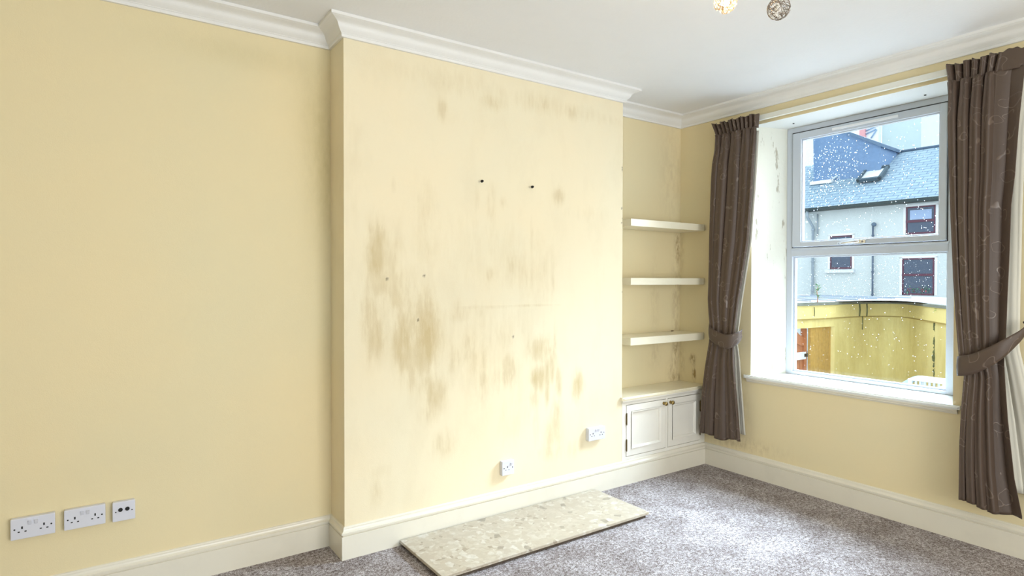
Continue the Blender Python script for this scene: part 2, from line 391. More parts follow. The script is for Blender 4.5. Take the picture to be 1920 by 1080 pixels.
for (x, z, r) in [(-2.646, 1.436, .006), (-2.429, 1.454, .006), (-2.465, 1.21, .006), (-1.83, 1.086, .006), (-.908, 2.215, .005), (-.907, 2.200, .006), (-.908, 2.187, .004), (-.913, 1.93, .005), (-.907, 1.86, .004), (-.914, 1.83, .005), (-.906, 1.35, .004)]:
    chip = np.maximum(chip, np.exp(-(((XX-x)/r)**2+((ZZ-z)/r/1.3)**2)**2))
dy = -.0012*np.exp(-((ZZ-1.277)/.006)**2)*np.clip((XX+2.25)/.1, 0, 1)*np.clip((-1.45-XX)/.2, 0, 1)
verts = [(float(XX[j, i]), float(dy[j, i]), float(ZZ[j, i])) for j in range(nz+1) for i in range(nx+1)]
idx = lambda j, i: j*(nx+1)+i
faces = [(idx(j, i), idx(j, i+1), idx(j+1, i+1), idx(j+1, i)) for j in range(nz) for i in range(nx)]
b0 = len(verts)
verts += [(X0, DP, 0), (X1, DP, 0), (X1, DP, H), (X0, DP, H)]
faces.append((b0+1, b0, b0+3, b0+2))
faces.append(tuple([idx(j, 0) for j in range(nz+1)] + [b0+3, b0]))
faces.append(tuple([b0+1, b0+2] + [idx(j, nx) for j in range(nz, -1, -1)]))
me = bpy.data.meshes.new('wall_chimney_breast'); me.from_pydata(verts, [], faces)
for nm, arr in (('stain', A), ('chip', chip)):
    at = me.attributes.new(nm, 'FLOAT', 'POINT')
    at.data.foreach_set('value', np.concatenate([arr.ravel(), np.zeros(4)]).astype(np.float32))
me.materials.append(M_breast)
wb = bpy.data.objects.new('wall_chimney_breast', me); COL.objects.link(wb)
tag(wb, 'projecting cream chimney breast with patchy damp stains', 'wall', kind='structure')

# window wall with a splayed opening
def frame_ring(bm, xa, ra, xb, rb, mi):
    """quad strip joining rectangle ra (y0,y1,z0,z1) at xa with rb at xb"""
    def cs(x, r): return [(x, r[0], r[2]), (x, r[1], r[2]), (x, r[1], r[3]), (x, r[0], r[3])]
    a = [bm.verts.new(c) for c in cs(xa, ra)]; b = [bm.verts.new(c) for c in cs(xb, rb)]
    out = []
    for i in range(4):
        f = bm.faces.new((a[i], a[(i+1) % 4], b[(i+1) % 4], b[i])); f.material_index = mi if isinstance(mi, int) else mi[i]; out.append(f)
    return out
WX = .30; IN = (-.40, -1.66, .715, 2.55); OUTR = (-.49, -1.56, .735, 2.55); ALL = (.5, -4.3, -1.7, H)
ALLO = (.5, -4.3, -1.7, H)
bm = B()
frame_ring(bm, 0, ALL, 0, IN, 0)
frame_ring(bm, 0, IN, WX, OUTR, (0, 1, 2, 1))
frame_ring(bm, WX, OUTR, .40, OUTR, 1)
frame_ring(bm, .40, OUTR, .40, ALLO, 3)
frame_ring(bm, .40, ALLO, 0, ALL, 0)
bmesh.ops.remove_doubles(bm, verts=bm.verts[:], dist=1e-5); bmesh.ops.recalc_face_normals(bm, faces=bm.faces[:])
M_ext = mat('exterior_render', (.7, .7, .68), .9)
ww = new_obj('wall_window', bm, [M_winwall, M_reveal, M_soffit, M_ext])
tag(ww, 'cream wall around the splayed window opening', 'wall', kind='structure')
# unseen walls behind the camera; wide opening added to let the rear fill lamp in
bm = B(); box(bm, (-6.8, -4.6, 0), (-6.5, .5, H)); tag(new_obj('wall_rear', bm, M_wall), 'plain cream wall behind the camera', 'wall', kind='structure')
bm = B()
box(bm, (-6.5, -4.6, 0), (-5.4, -4.3, H)); box(bm, (-1.0, -4.6, 0), (0.4, -4.3, H)); box(bm, (-5.4, -4.6, 2.5), (-1.0, -4.3, H))
tag(new_obj('wall_right', bm, M_wall), 'cream wall with a wide unseen opening added to admit fill light', 'wall', kind='structure')

# skirting and cornice
sk = [(0, 0), (.020, 0), (.020, .119), (.0135, .121), (.0135, .1265), (.0215, .129), (.0215, .138), (.016, .1405), (.0105, .146), (.0085, .152), (.0085, .158), (.006, .163), (0, .165)]
skp = [(-6.5, .21), (-2.88, .21), (-2.88, 0), (0, 0), (0, -4.3)]
bm = B(); sweep(bm, skp, sk, [0, 1, 2]); tag(new_obj('baseboard_left', bm, M_gloss), 'cream gloss skirting along recess, chimney breast and cupboard', 'skirting board', kind='structure')
bm = B(); sweep(bm, skp, sk, [3]); tag(new_obj('baseboard_window', bm, M_gloss), 'cream gloss skirting under the window', 'skirting board', kind='structure')
co = [(0, 2.66), (.013, 2.66), (.0145, 2.664), (.0145, 2.674), (.018, 2.677)]
for i in range(11):
    t = i/10
    co.append((.018+.060*t+.006*math.sin(PI*2*t)-.006*math.sin(PI*t), 2.679+.052*t+.006*math.sin(PI*t)))
co += [(.081, 2.733), (.090, 2.736), (.090, 2.75), (0, 2.75)]
cop = [(-6.5, .21), (-2.88, .21), (-2.88, 0), (-.905, 0), (-.905, .25), (0, .25), (0, -4.3)]
bm = B(); sweep(bm, cop, co, [0, 1, 2, 3, 4]); tag(new_obj('trim_1', bm, M_cornice), 'white plaster cornice along recess, chimney breast and alcove', 'cornice', kind='structure')
bm = B(); sweep(bm, cop, co, [5]); tag(new_obj('trim_2', bm, M_cornice), 'white plaster cornice above the window', 'cornice', kind='structure')

# ------------------------------------------------------------------ window
win = empty('window_1', 'white framed window with top opening sash over a large fixed pane', 'window', (0, 0, 0), kind='structure')
def rect_frame(bm, x0, x1, yl, yr, z0, z1, wl, wr, wb_, wt, bev=.004):
    """yl > yr ; bars of given widths"""
    box(bm, (x0, yl-wl, z0), (x1, yl, z1), bev); box(bm, (x0, yr, z0), (x1, yr+wr, z1), bev)
    box(bm, (x0, yr+wr*.9, z1-wt), (x1, yl-wl*.9, z1), bev); box(bm, (x0, yr+wr*.9, z0), (x1, yl-wl*.9, z0+wb_), bev)
bm = B()
rect_frame(bm, .302, .37, -.49, -1.56, .74, 2.55, .045, .040, .022, .042)
box(bm, (.302, -1.53, 1.607), (.37, -.53, 1.668), .004)
box(bm, (.292, -1.53, 1.655), (.31, -.53, 1.668), .003)
new_obj('window_frame', bm, M_upvc, win)
bm = B()   # glazing bead of the fixed pane
rect_frame(bm, .322, .352, -.533, -1.522, .758, 1.61, .014, .014, .014, .014, .004)
new_obj('glazing_bead', bm, M_upvc, win)
bm = B(); box(bm, (.334, -1.512, .77), (.340, -.545, 1.60)); new_obj('glass_pane', bm, M_glass, win)
# seal gap of the opening sash
bm = B(); rect_frame(bm, .300, .306, -.532, -1.522, 1.668, 2.512, .006, .006, .005, .006, 0); new_obj('seal', bm, M_gasket, win)
sash = None
bm = B()
rect_frame(bm, .288, .345, -.539, -1.515, 1.674, 2.504, .066, .038, .036, .050, .006)
sash = new_obj('sash', bm, M_upvc, win)
bm = B(); rect_frame(bm, .300, .330, -.600, -1.482, 1.706, 2.458, .012, .012, .012, .012, .004); new_obj('glazing_bead', bm, M_upvc, sash)
bm = B(); box(bm, (.318, -1.475, 1.712), (.324, -.610, 2.45)); new_obj('glass_pane', bm, M_glass, sash)
# handle
bm = B()
box(bm, (.276, -1.06, 1.680), (.289, -.985, 1.705), .004)
tube(bm, [(.274, -1.03, 1.693), (.262, -1.015, 1.693), (.258, -.98, 1.690), (.262, -.92, 1.686), (.266, -.885, 1.684)], [.009, .009, .008, .007, .005], 8)
cyl(bm, (.289, -1.03, 1.693), (.262, -1.03, 1.693), .011, seg=14)
new_obj('window_handle', bm, M_chrome, sash)['label'] = 'silver lever handle'
# trickle vent
bm = B()
box(bm, (.280, -1.25, 2.470), (.289, -.83, 2.487), .003)
for i in range(14): box(bm, (.2785, -.86-i*.0265, 2.474), (.2815, -.875-i*.0265, 2.483))
box(bm, (.277, -1.245, 2.471), (.281, -1.205, 2.486), .001)
new_obj('trickle_vent', bm, M_silver, sash)
# rain drops on the outside of the panes
bm = B()
for i in range(620):
    y = random.uniform(-1.46, -.62); z = random.uniform(1.72, 2.44)
    if random.random() < .45: y = random.uniform(-.98, -.64); z = random.uniform(1.95, 2.36)
    r = random.choice((.0010, .0012, .0015, .0018, .0024))*random.uniform(.8, 1.2)
    rr = bmesh.ops.create_icosphere(bm, subdivisions=1, radius=r, matrix=Matrix.Translation((.3250, y, z)) @ Matrix.Diagonal((.35, 1, random.uniform(.8, 1.6), 1)))
for i in range(420):
    y = random.uniform(-1.50, -.56); z = random.choice((random.uniform(.8, 1.6), random.uniform(1.3, 1.6)))
    r = random.choice((.0010, .0012, .0016))
    bmesh.ops.create_icosphere(bm, subdivisions=1, radius=r, matrix=Matrix.Translation((.3410, y, z)) @ Matrix.Diagonal((.35, 1, 1.2, 1)))
tag(new_obj('rain_drops', bm, M_drop, win), kind='stuff')
# window board
bm = B()
prism(bm, [(-.03, -.355), (-.03, -1.70), (0.0, -1.70), (0.0, -1.662), (.305, -1.562), (.305, -.488), (0, -.398), (0, -.355)], .718, .740)
bmesh.ops.bevel(bm, geom=[e for e in bm.edges if abs(e.verts[0].co.x+.03) < 1e-4 and abs(e.verts[1].co.x+.03) < 1e-4], offset=.008, segments=3, affect='EDGES')
sw = new_obj('window_sill', bm, M_sill, win); sw['label'] = 'glossy white painted window board'
bm = B()
sweep(bm, [(0, -.372), (0, -1.685)], [(0, .690), (.006, .690), (.009, .697), (.014, .700), (.014, .706), (.020, .710), (.020, .718), (0, .718)])
new_obj('sill_moulding', bm, M_gloss, win)
bm = B()
for (x, y) in ((.193, -1.435), (.171, -.615)): cyl(bm, (x, y, 2.5495), (x, y, 2.545), .006, seg=10)
new_obj('fixing_hole', bm, M_hole, win)

# ------------------------------------------------------------------ curtain track
tr = empty('curtain_track', 'flat white curtain track running above the window between the curtains', 'curtain track', (-.03, -1.1, 2.585))
bm = B(); box(bm, (-.015, -1.15, -.018), (.012, 1.0, .018), .004); new_obj('rail', bm, mat('ivory_track', (.78, .78, .70), .4), tr)
for y in (-.9, -.35, .35, .85):
    bm = B(); box(bm, (.010, y-.012, -.012), (.030, y+.012, .026), .002); new_obj('bracket', bm, M_upvc, tr)

# ------------------------------------------------------------------ curtains
def interp(t, z):
    t = sorted(t)
    return float(np.interp(z, [a for a, b in t], [b for a, b in t]))
def curtain_sheet(name, zt, zb, L, R_, xb, phase, amp, mat_, parent, nu=340, nv=150, hw=None, thick=True, bl=.004, flat=2.0):
    bm = B(); uvl = bm.loops.layers.uv.new('UVMap')
    us = np.linspace(0, 1, nu+1); ph = np.array([phase(u) for u in us])
    rows = []; uvs = []
    for j in range(nv+1):
        t = j/nv
        row = []; cum = 0; prev = None; ur = []
        for i, u in enumerate(us):
            z1 = zt(u) if callable(zt) else zt; z0 = zb(u) if callable(zb) else zb
            z = z1+(z0-z1)*t
            l, r = interp(L, z), interp(R_, z)
            a = amp(u, z)
            bl_ = bl*(1 if u < flat else 0)
            kf = (int(ph[i]/(2*PI))*7 % 5)/5
            y = l+(r-l)*u + bl_*smooth(2.62, 2.25, z)*math.sin(ph[i]) * min(1, u*10, (1-u)*10)
            fl = 2*abs(math.sin(ph[i]/2))**(.8)-1
            fl = fl if fl > 0 else fl*(1.15+.3*kf)
            x = xb(z) - a[0]*fl - a[1]*math.sin(ph[i]*3.1+1.3)*.5
            x += .004*math.sin(7*u+5*z)
            p = Vector((x, y, z)); row.append(bm.verts.new(p))
            if prev is not None: cum += (p-prev).length
            prev = p; ur.append(cum)
        rows.append(row); uvs.append(ur)
    mid = uvs[nv//3]
    for j in range(nv):
        for i in range(nu):
            f = bm.faces.new((rows[j][i], rows[j][i+1], rows[j+1][i+1], rows[j+1][i])); f.smooth = True
            for lp, (jj, ii) in zip(f.loops, ((j, i), (j, i+1), (j+1, i+1), (j+1, i))):
                lp[uvl].uv = (mid[ii]*1.0, rows[jj][ii].co.z)
    o = new_obj(name, bm, mat_, parent)
    s = o.modifiers.new('thickness', 'SOLIDIFY'); s.thickness = .0025; s.offset = 0
    return o
def smooth(e0, e1, x):
    t = min(1, max(0, (x-e0)/(e1-e0))); return t*t*(3-2*t)


# left curtain
LL = [(2.606, -.125), (2.50, -.158), (2.40, -.165), (2.212, -.150), (1.734, -.130), (1.292, -.126), (1.111, -.143), (.97, -.139), (.86, -.122), (.586, -.076), (.26, -.048)]
LR = [(2.60, -.503), (2.418, -.500), (2.091, -.483), (1.717, -.450), (1.529, -.417), (1.299, -.379), (1.066, -.350), (.98, -.340), (.85, -.344), (.526, -.371), (.26, -.392)]
cl = empty('curtain', 'mocha scroll patterned curtain held back left of the window beside the alcove', 'curtain', (0, 0, 0), group='tied back curtains')
def phL(u): return 2*PI*(4.6*u+.22*math.sin(2*PI*u))+.9
def ampL(u, z):
    a = .040*(.75+.35*math.sin(5*u+.7))
    if z > 2.50: a = .010
    elif z > 2.30: a = .010+(a-.010)*(2.50-z)/.20
    g = 1-.45*math.exp(-((z-1.0)/.16)**2)
    return (a*g, .009 if z < 2.5 else .006)
def xbL(z): return -.100-.010*math.exp(-((z-1.0)/.3)**2)
curtain_sheet('fabric_panel', 2.515, lambda u: .262+.012*math.sin(9*u), LL, LR, xbL, phL, ampL, M_fab, cl, bl=.0185)
def phH(n): return lambda u: 2*PI*n*u
curtain_sheet('gathered_heading', lambda u: 2.603+.006*math.sin(31*u)+.004*math.sin(71*u), 2.505, [(2.61, -.118), (2.555, -.140), (2.50, -.158)], [(2.61, -.508), (2.5, -.500)], lambda z: -.090-.06*(z-2.5), phH(11), lambda u, z: (.0125+.05*abs(z-2.52), .004), M_fab, cl, 330, 14)
curtain_sheet('lining', 2.50, .30, [(z, y-.012) for z, y in LL], [(z, y+(.03 if z > .9 else .012)) for z, y in LR], lambda z: -.026, phL, lambda u, z: (.004, .002), M_lining, cl, 120, 60)

# right curtain
RL = [(2.605, -1.650), (2.434, -1.660), (1.775, -1.684), (1.44, -1.700), (1.018, -1.733), (.93, -1.757), (.763, -1.748), (.56, -1.738), (.22, -1.733)]
RR = [(2.60, -2.03), (2.487, -1.990), (2.224, -1.972), (1.959, -1.958), (1.815, -1.944), (1.339, -1.932), (1.175, -1.930), (1.011, -1.924), (.722, -1.942), (.434, -1.968), (.25, -2.000)]
cr = empty('curtain', 'mocha scroll patterned curtain held back right of the window, its cream lining showing', 'curtain', (0, 0, 0), group='tied back curtains')
def phR(u): return (2*PI*3.7*u/.62+.5) if u < .62 else (2*PI*3.7+.5 + (u-.62)/.38*2.6)
def ampR(u, z):
    a = .046*(.8+.3*math.sin(6*u+.2))
    if u > .70: a *= .75
    if z > 2.50: a = .012
    elif z > 2.30: a = .012+(a-.012)*(2.50-z)/.20
    g = 1-.40*math.exp(-((z-.97)/.15)**2)
    return (a*g, (.009 if z < 2.5 else .005)*(1 if u < .66 else .25))
def xbR(z): return -.108-.008*math.exp(-((z-1.0)/.3)**2)
curtain_sheet('fabric_panel', 2.510, lambda u: .262-.035*u+.008*math.sin(8*u), RL, RR, xbR, phR, ampR, M_fab, cr, bl=.0108, flat=.62)
curtain_sheet('gathered_heading', lambda u: 2.600+.005*math.sin(27*u)+.003*math.sin(64*u), 2.500, [(2.61, -1.642), (2.5, -1.656)], [(2.61, -2.04), (2.5, -1.995)], lambda z: -.100-.06*(z-2.5), lambda u: 2*PI*10*u if u < .66 else 2*PI*6.6+(u-.66)*5, lambda u, z: ((.0135 if u < .66 else .010)+.04*abs(z-2.52), .004), M_fab, cr, 330, 14)
curtain_sheet('lining', 2.50, .34, [(2.5, -1.67), (1.0, -1.76), (.3, -1.76)], [(2.6, -2.03), (2.2, -1.975), (1.817, -1.964), (1.339, -1.958), (1.082, -1.958), (.934, -1.990), (.7, -2.035), (.3, -2.10)], lambda z: -.028, lambda u: 2*PI*3*u, lambda u, z: (.004, .002), M_lining, cr, 120, 60)

def band(name, pts, mat_, parent, sub=8):
    """pts: (x, y, ztop, zbottom)"""
    bm = B(); uvl = bm.loops.layers.uv.new('UVMap'); P = [np.array(p, float) for p in pts]; out = []
    n = len(P)
    for i in range(n-1):
        p0, p1, p2, p3 = P[max(i-1, 0)], P[i], P[i+1], P[min(i+2, n-1)]
        for k in range(sub):
            t = k/sub; out.append(.5*((2*p1)+(-p0+p2)*t+(2*p0-5*p1+4*p2-p3)*t*t+(-p0+3*p1-3*p2+p3)*t**3))
    out.append(P[-1]); L = 0; rows = []
    for i, q in enumerate(out):
        if i: L += np.linalg.norm(q[:2]-out[i-1][:2])
        rows.append(([bm.verts.new((q[0]-.006*math.sin(PI*s/6), q[1], q[2]+(q[3]-q[2])*s/6)) for s in range(7)], L))
    for i in range(len(rows)-1):
        for s in range(6):
            f = bm.faces.new((rows[i][0][s], rows[i+1][0][s], rows[i+1][0][s+1], rows[i][0][s+1])); f.smooth = True
            for lp, (r, ss) in zip(f.loops, ((i, s), (i+1, s), (i+1, s+1), (i, s+1))): lp[uvl].uv = (rows[r][1]+.3, ss*.015)
    o = new_obj(name, bm, mat_, parent); m = o.modifiers.new('thickness', 'SOLIDIFY'); m.thickness = .005; m.offset = 0
    return o
tbl = empty('curtain_tieback', 'matching fabric tieback wrapped round the curtain left of the window', 'tieback', (0, 0, 0), group='curtain tiebacks')
band('fabric_band', [(-.028, -.150, 1.150, 1.090), (-.085, -.122, 1.128, 1.045), (-.145, -.150, 1.090, .995), (-.165, -.225, 1.058, .960), (-.167, -.290, 1.040, .935), (-.158, -.335, 1.040, .940), (-.110, -.372, 1.060, .975), (-.055, -.365, 1.075, 1.02)], M_fab, tbl)
bm = B(); tube(bm, [(0.0, -.150, 1.125), (-.028, -.150, 1.125), (-.032, -.150, 1.110), (-.026, -.150, 1.10)], .003, 8); cyl(bm, (.0, -.150, 1.125), (-.004, -.150, 1.125), .012); new_obj('wall_hook', bm, M_thread, tbl)
tbr = empty('curtain_tieback', 'matching fabric tieback drawn round the curtain right of the window up to a dark hook', 'tieback', (0, 0, 0), group='curtain tiebacks')
band('fabric_band', [(-.060, -1.765, .985, .94), (-.110, -1.725, 1.010, .925), (-.160, -1.740, 1.030, .925), (-.176, -1.800, 1.048, .940), (-.176, -1.865, 1.085, .980), (-.160, -1.925, 1.130, 1.035), (-.110, -1.980, 1.180, 1.12), (-.075, -2.005, 1.215, 1.18)], M_fab, tbr)
bm = B(); tube(bm, [(0.0, -2.035, 1.205), (-.05, -2.032, 1.205), (-.078, -2.012, 1.203), (-.088, -1.998, 1.212), (-.082, -1.990, 1.222), (-.07, -1.995, 1.225)], .0045, 8); cyl(bm, (0, -2.035, 1.205), (-.006, -2.035, 1.205), .018); new_obj('wall_hook', bm, M_thread, tbr)

# ------------------------------------------------------------------ alcove shelves
for z0, z1, lab in ((1.816, 1.866, 'thick white floating shelf in the alcove, the topmost of three'),
                    (1.398, 1.447, 'thick white floating shelf in the alcove, the middle of three'),
                    (.968, 1.022, 'thick white floating shelf in the alcove, the lowest, just above the cupboard')):
    bm = B(); x0 = -.815 if z0 > 1 else -.815
    prism(bm, [(x0, .25), (x0, .006), (-.022, .000), (-.006, .006), (-.001, .022), (-.001, .25)], z0, z1)
    bmesh.ops.bevel(bm, geom=[e for e in bm.edges if abs(e.verts[0].co.z-e.verts[1].co.z) < 1e-5], offset=.002, segments=2, affect='EDGES')
    o = new_obj('floating_shelf', bm, M_shelf); tag(o, lab, 'shelf', 'floating shelves in the alcove')
bm = B(); sphere(bm, (0, 0, 0), .012, 2, (1.3, .8, .35)); o = new_obj('debris', bm, mat('brown_flake', (.12, .07, .04), .8)); o.location = (-.12, .225, 1.025)
tag(o, 'small brown flake lying at the back of the lowest shelf', 'debris')

# ------------------------------------------------------------------ alcove cupboard
cab = empty('alcove_cupboard', 'pale painted two door cupboard built into the alcove', 'cupboard', (-.45, 0, .165))
def cb(lo, hi): return (lo[0]+.45, lo[1], lo[2]-.165), (hi[0]+.45, hi[1], hi[2]-.165)
bm = B()
for lo, hi in (((-.903, 0, .165), (-.864, .02, .588)), ((-.453, 0, .165), (-.432, .02, .588)), ((-.060, 0, .165), (-.002, .02, .588)),
               ((-.903, .0005, .553), (-.002, .02, .588)), ((-.903, .0005, .165), (-.002, .02, .188))):
    a, b = cb(lo, hi); box(bm, a, b, .0012)
new_obj('face_frame', bm, M_cab, cab)
bm = B()
for lo, hi in (((-.90, .02, .165), (-.885, .245, .588)), ((-.017, .02, .165), (-.002, .245, .588)), ((-.885, .02, .165), (-.017, .245, .18)), ((-.885, .235, .18), (-.017, .245, .588))):
    a, b = cb(lo, hi); box(bm, a, b)
new_obj('carcass', bm, M_cab, cab)
bm = B()
prism(bm, [(-.470, -.030), (.446, -.030), (.449, 0), (.449, .248), (-.453, .248), (-.453, -.001), (-.470, -.001)], .425, .449)
bmesh.ops.bevel(bm, geom=[e for e in bm.edges if abs(e.verts[0].co.y+.03) < 1e-3 and abs(e.verts[1].co.y+.03) < 1e-3], offset=.009, segments=4, affect='EDGES')
new_obj('top_board', bm, M_shelf, cab)
bm = B(); sweep(bm, [(-.462, -.0005), (.447, -.0005)], [(0, .405), (.008, .405), (.012, .412), (.018, .416), (.018, .425), (0, .425)]); new_obj('top_moulding', bm, M_cab, cab)
for side, (xa, xb_) in (('left', (-.8605, -.4565)), ('right', (-.4285, -.0635))):
    za, zb = .1915, .5495
    st = .046
    bm = B()
    for lo, hi in (((xa, -.002, za), (xa+st, .016, zb)), ((xb_-st, -.002, za), (xb_, .016, zb)), ((xa+st-.001, -.002, za), (xb_-st+.001, .016, za+st)), ((xa+st-.001, -.002, zb-st), (xb_-st+.001, .016, zb))):
        a, b = cb(lo, hi); box(bm, a, b, .001)
    a, b = cb((xa+st-.002, .009, za+st-.002), (xb_-st+.002, .014, zb-st+.002)); box(bm, a, b)
    d = new_obj('cupboard_door', bm, M_cab, cab)
    # bolection bead round the panel
    bm = B(); X0_, X1_, Z0_, Z1_ = xa+st+.45, xb_-st+.45, za+st-.165, zb-st-.165
    prof = [(0, -.006), (.006, -.0065), (.010, -.002), (.016, .003), (.018, .009), (0, .009)]
    ring = [(X0_, Z0_), (X1_, Z0_), (X1_, Z1_), (X0_, Z1_)]
    rows = []
    for (x, z), (sx, sz) in zip(ring, ((1, 1), (-1, 1), (-1, -1), (1, -1))):
        rows.append([bm.verts.new((x+sx*o, y, z+sz*o)) for o, y in prof])
    for i in range(4):
        A_, C_ = rows[i], rows[(i+1) % 4]
        for k in range(len(prof)-1): bm.faces.new((A_[k], A_[k+1], C_[k+1], C_[k]))
    bmesh.ops.recalc_face_normals(bm, faces=bm.faces[:])
    new_obj('panel_moulding', bm, M_cab, d)
    kx = (-.478 if side == 'left' else -.405)+.45
    bm = B(); lathe(bm, [(.0, 0), (.012, 0), (.012, .002), (.006, .006), (.0055, .013), (.011, .017), (.0155, .022), (.0155, .027), (.012, .032), (.005, .0345), (0, .035)], (kx, -.002, .523-.165), (0, -1, 0)); new_obj('door_knob', bm, M_brass, d)['label'] = 'round aged brass knob'
    hx = (xa-.001 if side == 'left' else xb_+.001)+.45
    for zc in (.455, .270):
        bm = B(); cyl(bm, (hx, -.005, zc-.165-.038), (hx, -.005, zc-.165+.038), .0042, seg=10)
        box(bm, (hx-.005, -.003, zc-.165-.036), (hx+.005, .001, zc-.165+.036), .0005)
        sphere(bm, (hx, -.005, zc-.165+.040), .0045, 1); sphere(bm, (hx, -.005, zc-.165-.040), .0045, 1)
        new_obj('hinge', bm, M_hinge, d)['label'] = 'dark brass butt hinge'

# ------------------------------------------------------------------ hearth slab
hs = empty('hearth_slab', 'low rectangular beige mottled stone hearth slab on the carpet at the chimney breast', 'hearth', (-1.886, -.270, 0))
bm = B(); box(bm, (-.702, -.242, .018), (.702, .242, .034), .0025)
for v in bm.verts:
    if v.co.y < -.2 and v.co.x < -.6: v.co += Vector((random.uniform(-.002, .002), random.uniform(-.001, .001), 0))
new_obj('stone_top', bm, M_stone, hs)
bm = B(); box(bm, (-.686, -.226, .0), (.688, .240, .018), .001); new_obj('backing_board', bm, M_base, hs)['label'] = 'dark backing board under the stone'

# ------------------------------------------------------------------ sockets
def double_socket(x, y, z, depth, label, group):
    t = empty('double_socket', label, 'power socket', (x, y, z), group=group)
    w, h = .0735, .043
    bm = B(); box(bm, (-w+.001, -depth+.008, -h+.001), (w-.001, 0, h-.001), .004); new_obj('back_box', bm, M_plastic, t)
    bm = B(); box(bm, (-w, -depth, -h), (w, -depth+.0085, h), .003); fp = new_obj('faceplate', bm, M_plastic, t)
    for s in (-1, 1):
        bm = B(); cx = s*.036
        box(bm, (cx-.0028, -depth-.0004, -.001), (cx+.0028, -depth+.002, .0095)); box(bm, (cx-.0110-.0033, -depth-.0004, -.0145), (cx-.011+.0038, -depth+.002, -.0098)); box(bm, (cx+.011-.0033, -depth-.0004, -.0145), (cx+.011+.0038, -depth+.002, -.0098))
        new_obj('pin_slots', bm, M_hole, fp)
        bm = B(); cyl(bm, (s*.0605, -depth+.001, -.0), (s*.0605, -depth-.0006, 0), .0034, seg=10); new_obj('screw', bm, M_hole, fp)
        bm = B()
        prism(bm, [(-depth+.001, .012), (-depth-.0015, .012), (-depth-.0085, .030), (-depth+.001, .030)], s*.0105-.0055, s*.0105+.0055, axis='x')
        new_obj('rocker_switch', bm, M_plastic, t)
    return t
def single_socket(x, y, z, depth, label):
    t = empty('single_socket', label, 'power socket', (x, y, z))
    h = .043
    bm = B(); box(bm, (-h+.001, -depth+.008, -h+.001), (h-.001, 0, h-.001), .004); new_obj('back_box', bm, M_plastic, t)
    bm = B(); box(bm, (-h, -depth, -h), (h, -depth+.0085, h), .003); fp = new_obj('faceplate', bm, M_plastic, t)
    cx = -.006; bm = B()
    box(bm, (cx-.0028, -depth-.0004, .001), (cx+.0028, -depth+.002, .0105)); box(bm, (cx-.0143, -depth-.0004, -.0135), (cx-.0077, -depth+.002, -.0100)); box(bm, (cx+.0077, -depth-.0004, -.0135), (cx+.0143, -depth+.002, -.0100)); new_obj('pin_slots', bm, M_hole, fp)
    for s in (-1, 1):
        bm = B(); cyl(bm, (s*.0305, -depth+.001, 0), (s*.0305, -depth-.0006, 0), .0034, seg=10); new_obj('screw', bm, M_hole, fp)
    bm = B(); prism(bm, [(-depth+.001, .010), (-depth-.0015, .010), (-depth-.0095, .028), (-depth+.001, .028)], .014, .026, axis='x'); new_obj('rocker_switch', bm, M_plastic, t)
double_socket(-4.143, .21, .398, .030, 'white double socket on the recess wall, furthest left of the row', 'sockets on the left recess wall')
double_socket(-3.966, .21, .398, .030, 'white double socket on the recess wall, between the other double socket and the aerial plate', 'sockets on the left recess wall')
t = empty('aerial_socket', 'small square white aerial plate with two round black outlets on the recess wall', 'aerial socket', (-3.824, .21, .395))
bm = B(); box(bm, (-.041, -.022, -.042), (.041, 0, .042), .004); new_obj('back_box', bm, M_plastic, t)
bm = B(); box(bm, (-.043, -.030, -.043), (.043, -.0215, .043), .003); fp = new_obj('faceplate', bm, M_plastic, t)
for cx in (-.013, .013):
    bm = B(); lathe(bm, [(.0085, -.030), (.0085, -.0335), (.0065, -.0335), (.0060, -.0305), (.0035, -.0305), (.0035, -.033), (.001, -.033)][::1], (cx, 0, .008), (0, 1, 0), 20)
    new_obj('coaxial_outlet', bm, M_hole, fp)
for cx in (-.0305, .0305):
    bm = B(); cyl(bm, (cx, -.029, 0), (cx, -.0308, 0), .0028, seg=10); new_obj('screw', bm, M_hole, fp)
single_socket(-1.885, 0, .300, .030, 'white single socket low on the chimney breast above the hearth slab')
double_socket(-1.167, 0, .404, .032, 'white double socket on the chimney breast next to the alcove cupboard', 'sockets on the chimney breast')

# hooks left in the chimney breast
for (x, z, lab) in ((-2.071, 2.005, 'black screw hook on the chimney breast, the left of the pair'), (-1.707, 2.004, 'black screw hook on the chimney breast, the right one nearer the pale scuffed patch')):
    t = empty('screw_hook', lab, 'wall hook', (x, 0, z), group='screw hooks in the chimney breast')
    bm = B(); cyl(bm, (0, .004, 0), (.002, -.026, .001), .0028, seg=10); new_obj('shank', bm, M_chrome, t)
    bm = B(); cyl(bm, (.002, -.022, .001), (.0025, -.033, .0015), .0085, .0070, seg=16); sphere(bm, (.0025, -.033, .0015), .0065, 1); new_obj('screw_head', bm, M_blackmetal, t)

